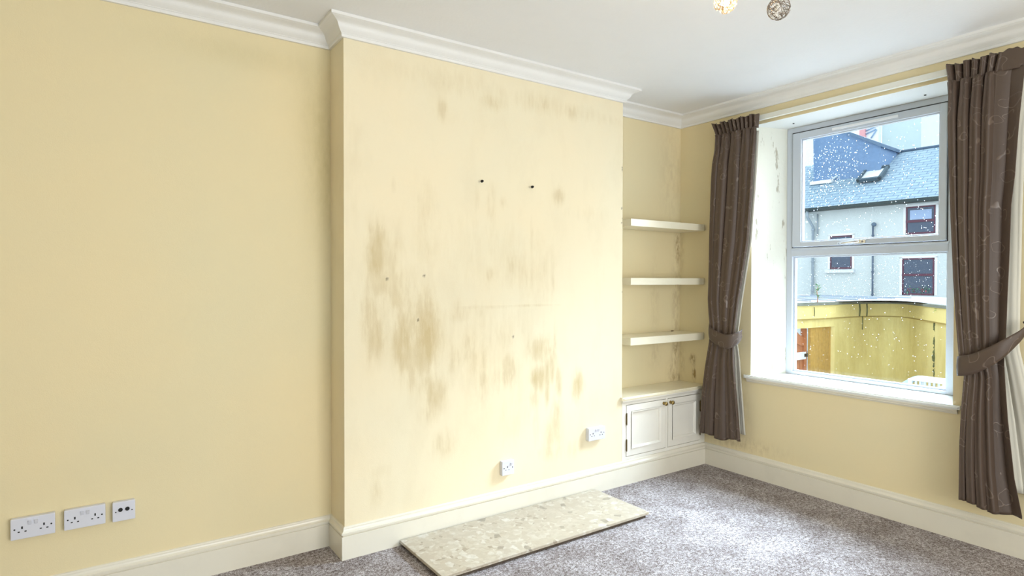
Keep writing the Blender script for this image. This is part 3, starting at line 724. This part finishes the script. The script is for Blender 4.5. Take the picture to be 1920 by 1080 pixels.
# ------------------------------------------------------------------ ceiling light
M_wire = mat('bronze_wire', (.30, .25, .21), .25, metal=1.0)
M_bead = mat('crystal_bead', (.85, .83, .80), .08, metal=.35)
M_litwire = mat('lamplit_wire', (.62, .42, .22), .3, metal=.7)  # warm copy of the wire, the lit bulb's glow put into its colour
M_bulb = mat('lit_bulb', (1, .9, .7), .4); M_bulb.node_tree.nodes['Principled BSDF'].inputs['Emission Color'].default_value = (1, .82, .55, 1); M_bulb.node_tree.nodes['Principled BSDF'].inputs['Emission Strength'].default_value = 18
M_bulboff = mat('unlit_bulb', (.85, .84, .80), .3)
M_litbead = mat('lamplit_bead', (1, .93, .80), .3); M_litbead.node_tree.nodes['Principled BSDF'].inputs['Transmission Weight'].default_value = .6  # paler warm copy of the beads, bulb light put into the colour
CX, CY = -1.785, -1.590
cf = empty('ceiling_light', 'ceiling light with small woven wire globe shades, one bulb lit', 'ceiling light', (CX, CY, 2.75))
bm = B(); lathe(bm, [(0, -.030), (.050, -.030), (.062, -.024), (.066, -.010), (.066, 0), (0, 0)], (0, 0, 0), (0, 0, 1), 32); new_obj('ceiling_rose', bm, M_chrome, cf)
globes = [((-1.835-CX, -1.502-CY, -.200), True), ((-1.620-CX, -1.600-CY, -.208), False), ((-.112, -.077, -.200), False)]
for (gx, gy, gz), lit in globes:
    bm = B(); tube(bm, [(gx*.2, gy*.2, -.028), (gx*.55, gy*.55, -.020), (gx*.9, gy*.9, -.040), (gx, gy, -.075), (gx, gy, gz+.062)], .005, 10); arm = new_obj('lamp_arm', bm, M_chrome, cf)
    bm = B(); lathe(bm, [(0, 0), (.013, 0), (.016, .010), (.013, .032), (.006, .036), (0, .036)], (gx, gy, gz+.032), (0, 0, 1), 18); new_obj('lamp_holder', bm, M_chrome, arm)
    bm = B(); lathe(bm, [(0, -.022), (.012, -.018), (.017, -.006), (.015, .008), (.008, .022), (.006, .032), (0, .032)], (gx, gy, gz), (0, 0, 1), 18); new_obj('bulb', bm, M_bulb if lit else M_bulboff, arm)
    bm = B(); R0 = .044
    rnd = random.Random(int(gx*1000)+5)
    for k in range(16):
        ax = Vector((rnd.gauss(0, 1), rnd.gauss(0, 1), rnd.gauss(0, 1))).normalized(); a = ax.orthogonal().normalized(); b = ax.cross(a)
        off = rnd.uniform(-.55, .55); rr = math.sqrt(1-off*off)
        pts = []
        for i in range(33):
            th = 2*PI*i/32; w = 1+.05*math.sin(3*th+k)
            d = (ax*off*w+(a*math.cos(th)+b*math.sin(th))*rr).normalized()*R0*(1+.015*math.sin(5*th+k)); d.z *= 1.02
            pts.append(Vector((gx, gy, gz))+d)
        tube(bm, pts, .0013, 5)
    sh = new_obj('wire_shade', bm, M_litwire if lit else M_wire, arm)
    bm = B()
    for k in range(110):
        v = Vector((rnd.gauss(0, 1), rnd.gauss(0, 1), rnd.gauss(0, 1))).normalized()*(R0-.001)
        bmesh.ops.create_icosphere(bm, subdivisions=1, radius=rnd.uniform(.0026, .0052), matrix=Matrix.Translation(Vector((gx, gy, gz))+v))
    new_obj('crystal_beads', bm, M_litbead if lit else M_bead, sh)
gl = globes[0][0]
pl = lamp('bulb_glow', 'POINT', (CX+gl[0], CY+gl[1], 2.75+gl[2]), None, 20, (1, .84, .64), shadow_soft_size=.02)

# ------------------------------------------------------------------ outside
def ext(name, col, rough=.85, n=0, sc=30, dark=.8, bumpd=.01):
    m = mat(name, col, rough, spec=.2); k = NT(m)
    if n:
        k.col(k.mix(k.math('MULTIPLY', k.noise(sc, 5, .6), n), col, tuple(x*dark for x in col)))
        k.bump(k.noise(sc*2, 3, .6), .5, bumpd)
    return m
GZ = -1.6
M_ground = ext('wet_concrete', (.34, .34, .345), .6, .5, 2)
bm = B(); box(bm, (.40, -14, GZ-.2), (50, 40, GZ)); tag(new_obj('ground', bm, M_ground), 'pale yard ground outside the window', 'ground', kind='structure')

# yellow yard wall and outbuilding with a flat roof, concave towards the window
def yel():
    m = mat('weathered_yellow_render', (.83, .68, .26), .85, spec=.2); k = NT(m)
    s = k.noise(1, 5, .65, k.mapping((3.0, 3.0, .9))); g = k.noise(22, 4, .6)
    c = k.mix(k.ramp(s, [(.42, (0, 0, 0)), (.7, (.5, .5, .5))]), (.86, .74, .34), (.58, .43, .13))
    c = k.mix(k.math('MULTIPLY', g, .25), c, (.60, .48, .16)); k.col(c); k.bump(g, .4, .01); return m
M_yel = yel()
M_yelband = ext('yellow_render_band', (.86, .72, .31), .8, .3, 8)
M_moss = ext('dark_moss', (.13, .14, .06), .95, .8, 30)
M_leadedge = ext('mossy_roof_edge', (.14, .15, .13), .9, .9, 40, 2.2)
M_roofsheet = ext('pale_roof_sheet', (.68, .73, .78), .5, .3, 3)
raw = [(7.0, 4.13), (8.17, 4.05), (9.32, 3.96), (10.58, 3.87), (11.22, 3.60), (11.17, 3.12), (10.17, 2.28), (9.5, 1.74), (8.4, .85), (7.2, -.1)]
def catmull(pts, sub=8):
    P = [np.array(p, float) for p in pts]; n = len(P); out = []
    for i in range(n-1):
        p0, p1, p2, p3 = P[max(i-1, 0)], P[i], P[i+1], P[min(i+2, n-1)]
        for k in range(sub):
            t = k/sub; out.append(tuple(.5*((2*p1)+(-p0+p2)*t+(2*p0-5*p1+4*p2-p3)*t*t+(-p0+3*p1-3*p2+p3)*t**3)))
    out.append(tuple(P[-1])); return out
YP = catmull(raw, 8)
yb = empty('outbuilding', 'weathered yellow rendered outbuilding with a flat roof and curved wall across the yard', 'outbuilding', (0, 0, 0))
def wall_strip(bm, path, z0, z1, off0, off1):
    sweep(bm, path, [(off0, z0), (off1, z0), (off1, z1), (off0, z1)])
OX0, OX1 = 7.45, 9.62     # doorway in the straight part
def yat(x): return float(np.interp(x, [p[0] for p in raw[:4]], [p[1] for p in raw[:4]]))
bm = B()
straight_a = [(6.4, yat(7.0)+.04), (OX0, yat(OX0))]
rest = [(OX1, yat(OX1))]+[p for i, p in enumerate(YP) if i >= 0 and (p[0] > OX1 and i < 28 or i >= 28)]
wall_strip(bm, straight_a, GZ, .62, -.18, 0)
wall_strip(bm, rest, GZ, .62, -.18, 0)
wall_strip(bm, [(OX0, yat(OX0)), (OX1, yat(OX1))], .41, .62, -.18, 0)
new_obj('rendered_wall', bm, M_yel, yb)
full = straight_a+[(OX1, yat(OX1))]+rest[1:]
bm = B(); wall_strip(bm, full, .61, .90, -.22, .035); bnd = new_obj('parapet_band', bm, M_yelband, yb)
bm = B(); wall_strip(bm, full, .588, .612, -.10, .040); new_obj('drip_moulding', bm, ext('damp_brown_line', (.34, .25, .08), .9, .6, 20, 1.6), yb)
bm = B(); wall_strip(bm, full, .895, .955, -.30, .075); new_obj('roof_edge', bm, M_leadedge, yb)
bm = B()
rp = [(p[0]-.0, p[1]) for p in full]
poly = rp + [(12.5, 1.6), (15.5, 4.0), (15.0, 8.2), (7.0, 8.6), (6.4, 6.0)]
lo = [bm.verts.new((a, b, .93)) for a, b in poly]; hi = [bm.verts.new((a, b, .965)) for a, b in poly]
bm.faces.new(lo[::-1]); bm.faces.new(hi)
for i in range(len(poly)): bm.faces.new((lo[i], lo[(i+1) % len(poly)], hi[(i+1) % len(poly)], hi[i]))
bmesh.ops.triangulate(bm, faces=[f for f in bm.faces if len(f.verts) > 4])
new_obj('flat_roof', bm, M_roofsheet, yb)
for i in range(7):
    bm = B(); x = 8.2+i*.95; tube(bm, [(x, yat(min(x, 10.5))+.25, .975), (x+.7, yat(min(x, 10.5))+3.4, .975)], .016, 6); new_obj('roof_seam', bm, mat('seam_grey', (.28, .34, .42), .7), yb)  # blue-grey seams running across the pale roof sheet
# corner joints of the render and a mossy damp seam
for (x, y, z0, z1, w, nm) in ((10.50, 3.845, .61, .90, .014, 'render_joint'), (10.72, 3.79, .61, .90, .014, 'render_joint'), (10.60, 3.83, .30, .61, .010, 'render_joint'), (8.77, 3.96, .66, .86, .008, 'render_joint')):
    bm = B(); tube(bm, [(x, y-.02, z0), (x+.008, y-.025, (z0+z1)/2), (x, y-.02, z1)], w, 6); new_obj(nm, bm, M_moss, yb)
bm = B()
for i in range(44):
    z = .60-i*.047; wv = .010+.022*random.random()+.008*math.sin(i*.9)
    sphere(bm, (9.985+random.uniform(-.01, .01), 2.125+random.uniform(-.012, .012), z), wv, 1, (1, 1, 1.7))
new_obj('moss_streak', bm, M_moss, yb)
M_bdoor = ext('stained_ochre_door', (.36, .22, .06), .8, .9, 16, 1.9)
bm = B(); yy = yat(9.2)
box(bm, (8.79, yy+.05, GZ), (OX1, yy+.12, .41), .004)
for x in np.arange(8.95, 9.6, .14): box(bm, (x, yy+.045, GZ), (x+.008, yy+.06, .40))
new_obj('boarded_door', bm, M_bdoor, yb)['label'] = 'mottled ochre boarded door'
# gate in the left of the opening
M_gate = ext('red_brown_timber', (.46, .17, .07), .7, .5, 12, .6)
M_gatew = ext('weathered_white_rail', (.72, .74, .78), .7, .3, 12)
M_gated = mat('dark_gap', (.05, .03, .03), .9)
gt = empty('timber_gate', 'red brown timber gate with a curved top and pale rail inside the yellow doorway', 'gate', (7.6, yat(8)+.06, GZ))
gz = lambda z: z-GZ
bm = B()
n = 20; xsG = [i/n*1.06 for i in range(n+1)]
ztop = lambda x: .375-.16*smooth(.62, 1.02, x)+.03*math.sin(3*x)
zlow = lambda x: .13-.13*smooth(.60, 1.0, x)+.02
prism(bm, [(x, gz(ztop(x))) for x in xsG]+[(x, gz(zlow(x))) for x in xsG[::-1]], -.02, .03, axis='y')
new_obj('top_rail', bm, M_gate, gt)
for i in range(9):
    bm = B(); x = .01+i*.117; box(bm, (x, .0, .05), (x+.10, .022, gz(zlow(x+.05))+.02), .003); new_obj('gate_board', bm, M_gate, gt)
bm = B(); box(bm, (1.06, -.03, 0), (1.16, .06, gz(.39)), .004); new_obj('gate_post', bm, M_gate, gt)
bm = B(); box(bm, (0, -.035, gz(-.27)), (1.12, 0, gz(-.11)), .004); new_obj('middle_rail', bm, M_gatew, gt)['label'] = 'pale weathered rail'
bm = B(); box(bm, (1.05, -.04, gz(-.22)), (1.19, -.02, gz(-.15)), .003); new_obj('latch', bm, M_blackmetal, gt)

# small lean-to with slatted sides close to the curved wall
M_pale = mat('pale_blue_grey_timber', (.42, .55, .72), .6); M_whitew = mat('white_painted_timber', (.84, .85, .86), .5)
lt = empty('slatted_shelter', 'low white topped slatted shelter at the foot of the curved yellow wall', 'shelter', (7.88, 1.5, GZ))
bm = B(); box(bm, (0, -.33, 1.275), (.58, .26, 1.30), .006); new_obj('flat_top', bm, M_whitew, lt)
for i in range(8):
    bm = B(); y = -.30+i*.070; box(bm, (.01, y, .75), (.03, y+.028, 1.275)); new_obj('slat', bm, M_pale, lt)
bm = B(); box(bm, (0, -.33, .72), (.03, .24, .78), .004); new_obj('lower_rail', bm, M_whitew, lt)
for y in (-.33, .20):
    for x in (0, .53):
        bm = B(); box(bm, (x, y, 0), (x+.05, y+.05, 1.28)); new_obj('corner_post', bm, M_whitew, lt)
bm = B(); prism(bm, [(-.33, 1.27), (-.33, 1.235), (-.12, 1.15), (-.10, 1.175)], -.02, 0, axis='x'); new_obj('diagonal_brace', bm, M_whitew, lt)
bm = B(); prism(bm, [(.26, 1.30), (.30, 1.30), (.62, 1.06), (.60, 1.02), (.26, 1.24)], .30, .54, axis='x'); new_obj('sloping_board', bm, M_pale, lt)

# shrub growing on the roof edge, fern in the joint
M_leaf = mat('green_leaf', (.12, .26, .12), .6); M_stem = mat('pinkish_stem', (.55, .28, .22), .7)
def leaf(bm, base, d, L, w, mi=0):
    d = Vector(d).normalized(); s = d.cross(Vector((0, 0, 1)));
    if s.length < .1: s = Vector((1, 0, 0))
    s.normalize(); n_ = s.cross(d)*.0; base = Vector(base)
    vs = [bm.verts.new(base+d*L*t+s*w*q+Vector((0, 0, -.1*L*t*t))) for t, q in ((0, 0), (.3, 1), (.7, .8), (1, 0), (.7, -.8), (.3, -1))]
    f = bm.faces.new(vs); f.material_index = mi
bs = empty('seedling_shrub', 'small leafy shrub sprouting from the outbuilding roof edge', 'shrub', (8.95, 3.97, .95))
bm = B(); tube(bm, [(0, 0, 0), (.01, 0, .12), (-.01, .01, .25), (.01, 0, .36)], [.016, .012, .008, .004], 7); new_obj('stem', bm, M_stem, bs)
bm = B(); rr_ = random.Random(3)
for i in range(34):
    z = rr_.uniform(.08, .38); th = rr_.uniform(0, 2*PI)
    leaf(bm, (0, 0, z), (math.cos(th), math.sin(th), rr_.uniform(.2, .9)), rr_.uniform(.06, .11), rr_.uniform(.012, .022))
o = new_obj('foliage', bm, M_leaf, bs); sm = o.modifiers.new('thickness', 'SOLIDIFY'); sm.thickness = .002
fn = empty('fern', 'tiny green fern tucked under the roof edge of the curved wall', 'fern', (9.88, 2.02, .87))
bm = B()
for i in range(16):
    th = rr_.uniform(2.2, 5.8); leaf(bm, (0, 0, 0), (math.cos(th), math.sin(th), rr_.uniform(-.5, .3)), rr_.uniform(.10, .17), .012)
o = new_obj('fronds', bm, mat('bright_fern', (.35, .48, .10), .6), fn); sm = o.modifiers.new('thickness', 'SOLIDIFY'); sm.thickness = .002

# house opposite.  local frame: x along the front (towards the right), y into the house, z up
HS = 1.3
hrz = math.atan2(-.99806, .06223)
hO = (21.5, 8.486, 0)
def hz(z): return 1.43+HS*(z-1.43)
def hu(u): return HS*u
M_dash = ext('pale_pebbledash', (.66, .72, .73), .9, .35, 24, .8, .02)
M_trimw = mat('white_window_reveal', (.82, .83, .84), .6)
M_gutter = ext('dark_gutter', (.035, .055, .06), .5)
M_maroon = mat('maroon_window_frame', (.10, .025, .06), .5)
M_dpane = mat('dark_house_glass', (.05, .08, .14), .08)
M_dpipe = mat('grey_downpipe', (.30, .36, .42), .5)
def slate():
    m = mat('wet_blue_slate', (.2, .28, .36), .85, spec=.1); k = NT(m)
    br = k.n('ShaderNodeTexBrick'); k.l(k.mapping((1, 1, 1), 'UV'), br.inputs[0])
    br.inputs['Scale'].default_value = 1; br.inputs['Brick Width'].default_value = .42; br.inputs['Row Height'].default_value = .185; br.inputs['Mortar Size'].default_value = .014
    br.inputs['Color1'].default_value = (.26, .36, .43, 1); br.inputs['Color2'].default_value = (.33, .44, .50, 1); br.inputs['Mortar'].default_value = (.09, .14, .24, 1)
    k.col(k.mix(k.math('MULTIPLY', k.noise(3, 4, .6), .5), br.outputs[0], (.18, .27, .38))); k.bump(br.outputs['Fac'], -.6, .03); return m
M_slate = slate()
def uv_plane_box(o, su=1, sv=1, ax=(0, 2)):
    me = o.data; uv = me.uv_layers.new(name='UVMap')
    for p in me.polygons:
        for li in p.loop_indices:
            v = me.vertices[me.loops[li].vertex_index].co
            uv.data[li].uv = (v[ax[0]]*su, math.hypot(v[1]-0, v[2])*sv if ax[1] == 'slope' else v[ax[1]]*sv)
hs_ = empty('house', 'pale pebbledashed house with blue slate roof across the yard', 'house', hO, rz=hrz)
bm = B(); box(bm, (-4.6, 0, GZ), (6.5, .3, hz(3.75))); box(bm, (-4.6, .3, GZ), (-4.3, 7, hz(3.75))); box(bm, (6.2, .3, GZ), (6.5, 7, hz(3.75))); new_obj('house_wall', bm, M_dash, hs_)
# roof slope
ze, zr, sl = hz(3.80), hz(5.80), .66
yr_ = (zr-ze)/sl
bm = B(); prism(bm, [(-.38, ze), (-.38, ze-.08), (yr_, zr-.1), (2*yr_+.3, ze-.08), (2*yr_+.3, ze), (yr_, zr)], -4.9, 6.8, axis='x')
rf = new_obj('slate_roof', bm, M_slate, hs_); uv_plane_box(rf, 1, 1, (0, 'slope'))
bm = B(); tube(bm, [(-2.15, yr_, zr+.02), (6.8, yr_, zr+.02)], .07, 8); new_obj('ridge_tiles', bm, mat('dark_ridge', (.07, .12, .19), .7), rf)
bm = B(); box(bm, (-4.7, -.46, hz(3.69)), (6.6, -.30, hz(3.79)), .02); box(bm, (-4.7, -.30, hz(3.69)), (6.6, 0, hz(3.73))); new_obj('gutter', bm, M_gutter, hs_)
def house_window(u0, u1, z0, z1, sash_z=None, sill=True, label=None, top_light=False):
    U0, U1, Z0, Z1 = hu(u0), hu(u1), hz(z0), hz(z1)
    bm = B(); f = .055
    box(bm, (U0, -.03, Z0), (U0+f, .0, Z1)); box(bm, (U1-f, -.03, Z0), (U1, .0, Z1)); box(bm, (U0, -.03, Z1-f), (U1, 0, Z1)); box(bm, (U0, -.03, Z0), (U1, 0, Z0+f*1.2))
    if sash_z: box(bm, (U0, -.045, hz(sash_z)-.045), (U1, 0, hz(sash_z)+.045))
    w = new_obj('house_window', bm, M_maroon, hs_)
    bm = B(); box(bm, (U0+f, -.012, Z0+f), (U1-f, -.004, Z1-f)); new_obj('pane', bm, M_dpane, w)
    bm = B(); box(bm, (U0-.09, -.020, Z0), (U0, 0, Z1+.05)); box(bm, (U1, -.020, Z0), (U1+.09, 0, Z1+.05)); box(bm, (U0-.09, -.02, Z1), (U1+.09, 0, Z1+.08)); new_obj('white_surround', bm, M_trimw, w)
    if sill:
        bm = B(); box(bm, (U0-.17, -.14, Z0-.16), (U1+.12, 0, Z0-.03), .01); new_obj('stone_sill', bm, mat('pale_sill_stone', (.72, .76, .82), .8), w)
    if top_light:
        bm = B(); box(bm, (U0+.14, -.035, Z1-.50), (U1-.12, -.028, Z1-.14)); new_obj('blind', bm, mat('pale_blue_blind', (.34, .45, .66), .7), w)
    return w
house_window(.833, 1.58, 2.785, 3.59, 3.16, False, top_light=True)
wB = house_window(-1.318, -.655, 1.80, 2.86, None)
wC = house_window(.747, 1.565, 1.01, 2.088, 1.60)
# green and red leaf shapes in front of the right-hand window's lower sash
bm = B()
for i in range(70):
    u = rr_.uniform(hu(.83), hu(1.48)); z = hz(1.10)+abs(rr_.gauss(0, .13)); th = rr_.uniform(0, 2*PI)
    leaf(bm, (u, -.035, z), (math.cos(th), .0, math.sin(th)), rr_.uniform(.05, .10), .022, 1 if (rr_.random() < .22 and z < hz(1.25)) else 0)
o = new_obj('window_leaves', bm, [mat('window_leaf_green', (.13, .30, .22), .6), mat('window_leaf_red', (.62, .12, .20), .6)], hs_); sm = o.modifiers.new('thickness', 'SOLIDIFY'); sm.thickness = .004; tag(o, kind='stuff')
# pipes
bm = B(); tube(bm, [(hu(-.03), -.10, hz(.93)-1.5), (hu(-.03), -.10, hz(3.10))], .035, 8)
for z in (1.0, 1.7, 2.3, 2.8): cyl(bm, (hu(-.03), -.10, hz(z)-.03), (hu(-.03), -.10, hz(z)+.03), .05, seg=10)
new_obj('soil_pipe', bm, mat('dark_iron_pipe', (.08, .12, .19), .5), hs_)
bm = B(); sphere(bm, (hu(-.03)+.03, -.10, hz(3.14)), .095, 2, (1, .7, .9)); new_obj('pipe_cowl', bm, mat('dark_cowl', (.10, .16, .24), .5), hs_)
bm = B()
tube(bm, [(hu(-1.93), -.38, hz(3.70)), (hu(-1.92), -.38, hz(3.5)), (hu(-1.84), -.10, hz(3.2)), (hu(-1.84), -.10, hz(1.07)), (hu(-1.84), -.10, -1.5)], .055, 8)
for z in (3.1, 2.6, 2.05, 1.1): cyl(bm, (hu(-1.84), -.10, hz(z)-.03), (hu(-1.84), -.10, hz(z)+.03), .075, seg=10)
new_obj('downpipe', bm, M_dpipe, hs_)
bm = B(); tube(bm, [(hu(-1.4)-.4, -.06, hz(3.6)), (hu(-1.4)-.4, -.06, hz(2.9))], .03, 6); new_obj('overflow_pipe', bm, M_dpipe, hs_)
# skylight on the slope
def slope(u, y): return (u, y, ze+sl*(y+.38))
def quadbox(bm, q, h):
    nrm_ = Vector((0, -sl, 1)).normalized()
    lo = [bm.verts.new(Vector(p)) for p in q]; hi = [bm.verts.new(Vector(p)+nrm_*h) for p in q]
    bm.faces.new(lo[::-1]); bm.faces.new(hi)
    for i in range(4): bm.faces.new((lo[i], lo[(i+1) % 4], hi[(i+1) % 4], hi[i]))
    bmesh.ops.recalc_face_normals(bm, faces=bm.faces[:])
ua, ub, ya, yb_ = -1.20, -.28, 1.24, 2.20
bm = B()
fr = .10
for q in ([(ua, ya), (ub, ya), (ub, ya+fr), (ua, ya+fr)], [(ua, yb_-fr), (ub, yb_-fr), (ub, yb_), (ua, yb_)], [(ua, ya), (ua+fr, ya), (ua+fr, yb_), (ua, yb_)], [(ub-fr, ya), (ub, ya), (ub, yb_), (ub-fr, yb_)]):
    quadbox(bm, [slope(*p) for p in q], .13)
skf = new_obj('skylight', bm, mat('dark_skylight_frame', (.05, .09, .12), .5), hs_)
bm = B(); quadbox(bm, [slope(*p) for p in [(ua+fr, ya+fr), (ub-fr, ya+fr), (ub-fr, yb_-fr), (ua+fr, yb_-fr)]], .06); new_obj('pane', bm, mat('skylight_glass', (.75, .80, .82), .05), skf)

# slate hung gable standing on the roof to the left, with sloping verge
gb = hs_
G = 1.5
bm = B()
M_hung = ext('wet_slate_hanging', (.12, .195, .32), .5, .7, 9, 1.9)
def gq(u): return hu(u)
# offset 1.5*HS behind the front
yo = 1.5*HS
prism(bm, [(gq(-2.57), hz(4.88)-.1), (gq(-2.60), hz(6.55)), (gq(-1.87), hz(6.55)), (gq(-1.62), hz(6.52)), (gq(-.42), hz(5.80)), (gq(-.42), hz(4.6)-.4), (gq(-1.87), hz(4.6)-.4)], yo, yo+3.5, axis='y')
gw_ = new_obj('slate_hung_gable', bm, M_hung, gb)
bm = B(); 
prism(bm, [(gq(-1.70), hz(6.55)), (gq(-1.70), hz(6.63)), (gq(-.34), hz(5.86)), (gq(-.36), hz(5.76))], yo-.12, yo+3.6, axis='y'); new_obj('verge_board', bm, mat('blue_grey_verge', (.10, .17, .27), .6), gw_)
bm = B(); box(bm, (gq(-2.60), yo-.30, hz(4.86)-.1), (gq(-1.87), yo+.02, hz(4.90)), .01); new_obj('lead_flashing', bm, mat('pale_flashing', (.8, .82, .82), .6), gw_)
bm = B(); tube(bm, [(gq(-1.87), yo-.15, hz(4.92)), (gq(-1.10), yo-.02+1.35, hz(5.80)+.02)], .045, 6); new_obj('mitred_flashing', bm, mat('pale_mitre', (.60, .68, .74), .6), gw_)
# building behind, plain rendered end wall
bb = empty('rendered_building', 'tall pale rendered building behind the slate roof', 'building', hO, rz=hrz)
yo2 = 8*HS
M_faint = ext('streaked_pale_render', (.58, .68, .68), .9, .5, 3, .75)
bm = B(); box(bm, (hu(-2.80), yo2, 0), (hu(-1.36), yo2+5, hz(9.3))); new_obj('end_wall', bm, M_faint, bb)
# white gable with dark roof lines and a pink chimney further left
pc = empty('chimney_stack', 'pink chimney stack on a white gable behind the slate hung gable', 'chimney', hO, rz=hrz)
bm = B(); box(bm, (hu(-3.52), yo2-.6, hz(6.5)), (hu(-3.30), yo2, hz(8.05)), .01); new_obj('brick_stack', bm, mat('pink_brick', (.75, .36, .38), .8), pc)
rb = empty('roof_gable', 'white boarded roof gable between the pink chimney and the tall pale building', 'gable', hO, rz=hrz)
bm = B(); prism(bm, [(hu(-3.30), hz(6.5)), (hu(-3.30), hz(8.0)), (hu(-2.82), hz(8.15)), (hu(-2.82), hz(6.5))], yo2-.4, yo2, axis='y'); new_obj('gable_wall', bm, mat('white_boards', (.82, .84, .86), .7), rb)
for a, b in (((-3.30, 7.80), (-2.90, 7.92)), ((-3.30, 7.66), (-2.90, 7.80)), ((-3.10, 7.45), (-2.88, 7.78))):
    bm = B(); tube(bm, [(hu(a[0]), yo2-.45, hz(a[1])), (hu(b[0]), yo2-.45, hz(b[1]))], .035, 6); new_obj('barge_board', bm, mat('blue_grey_board', (.28, .42, .60), .6), rb)
# neighbour wall at the far left with slatted vent lines
nb = empty('neighbouring_house', 'white rendered neighbouring wall left of the slate hung gable', 'house', hO, rz=hrz)
def back(u, z, y0=yo+2.2, y1=9.0, cu=9.91, cy=-26.09):
    k_ = (y1-cy)/(y0-cy); return cu+(u-cu)*k_, 1.43+(z-1.43)*k_
A0, A1 = back(hu(-7.5), 0), back(hu(-2.9), hz(7.9))
bm = B(); box(bm, (A0[0], 9.0, GZ), (A1[0], 13, A1[1])); new_obj('side_wall', bm, mat('white_render', (.80, .86, .87), .9), nb)
for k_ in range(3):
    a0, a1 = back(hu(-4.2), hz(5.75)-k_*.13), back(hu(-3.0), hz(5.75)-k_*.13)
    bm = B(); box(bm, (a0[0], 8.9, a0[1]), (a1[0], 9.0, a0[1]+.05)); new_obj('string_course', bm, mat('blue_grey_course', (.30, .42, .55), .7), nb)
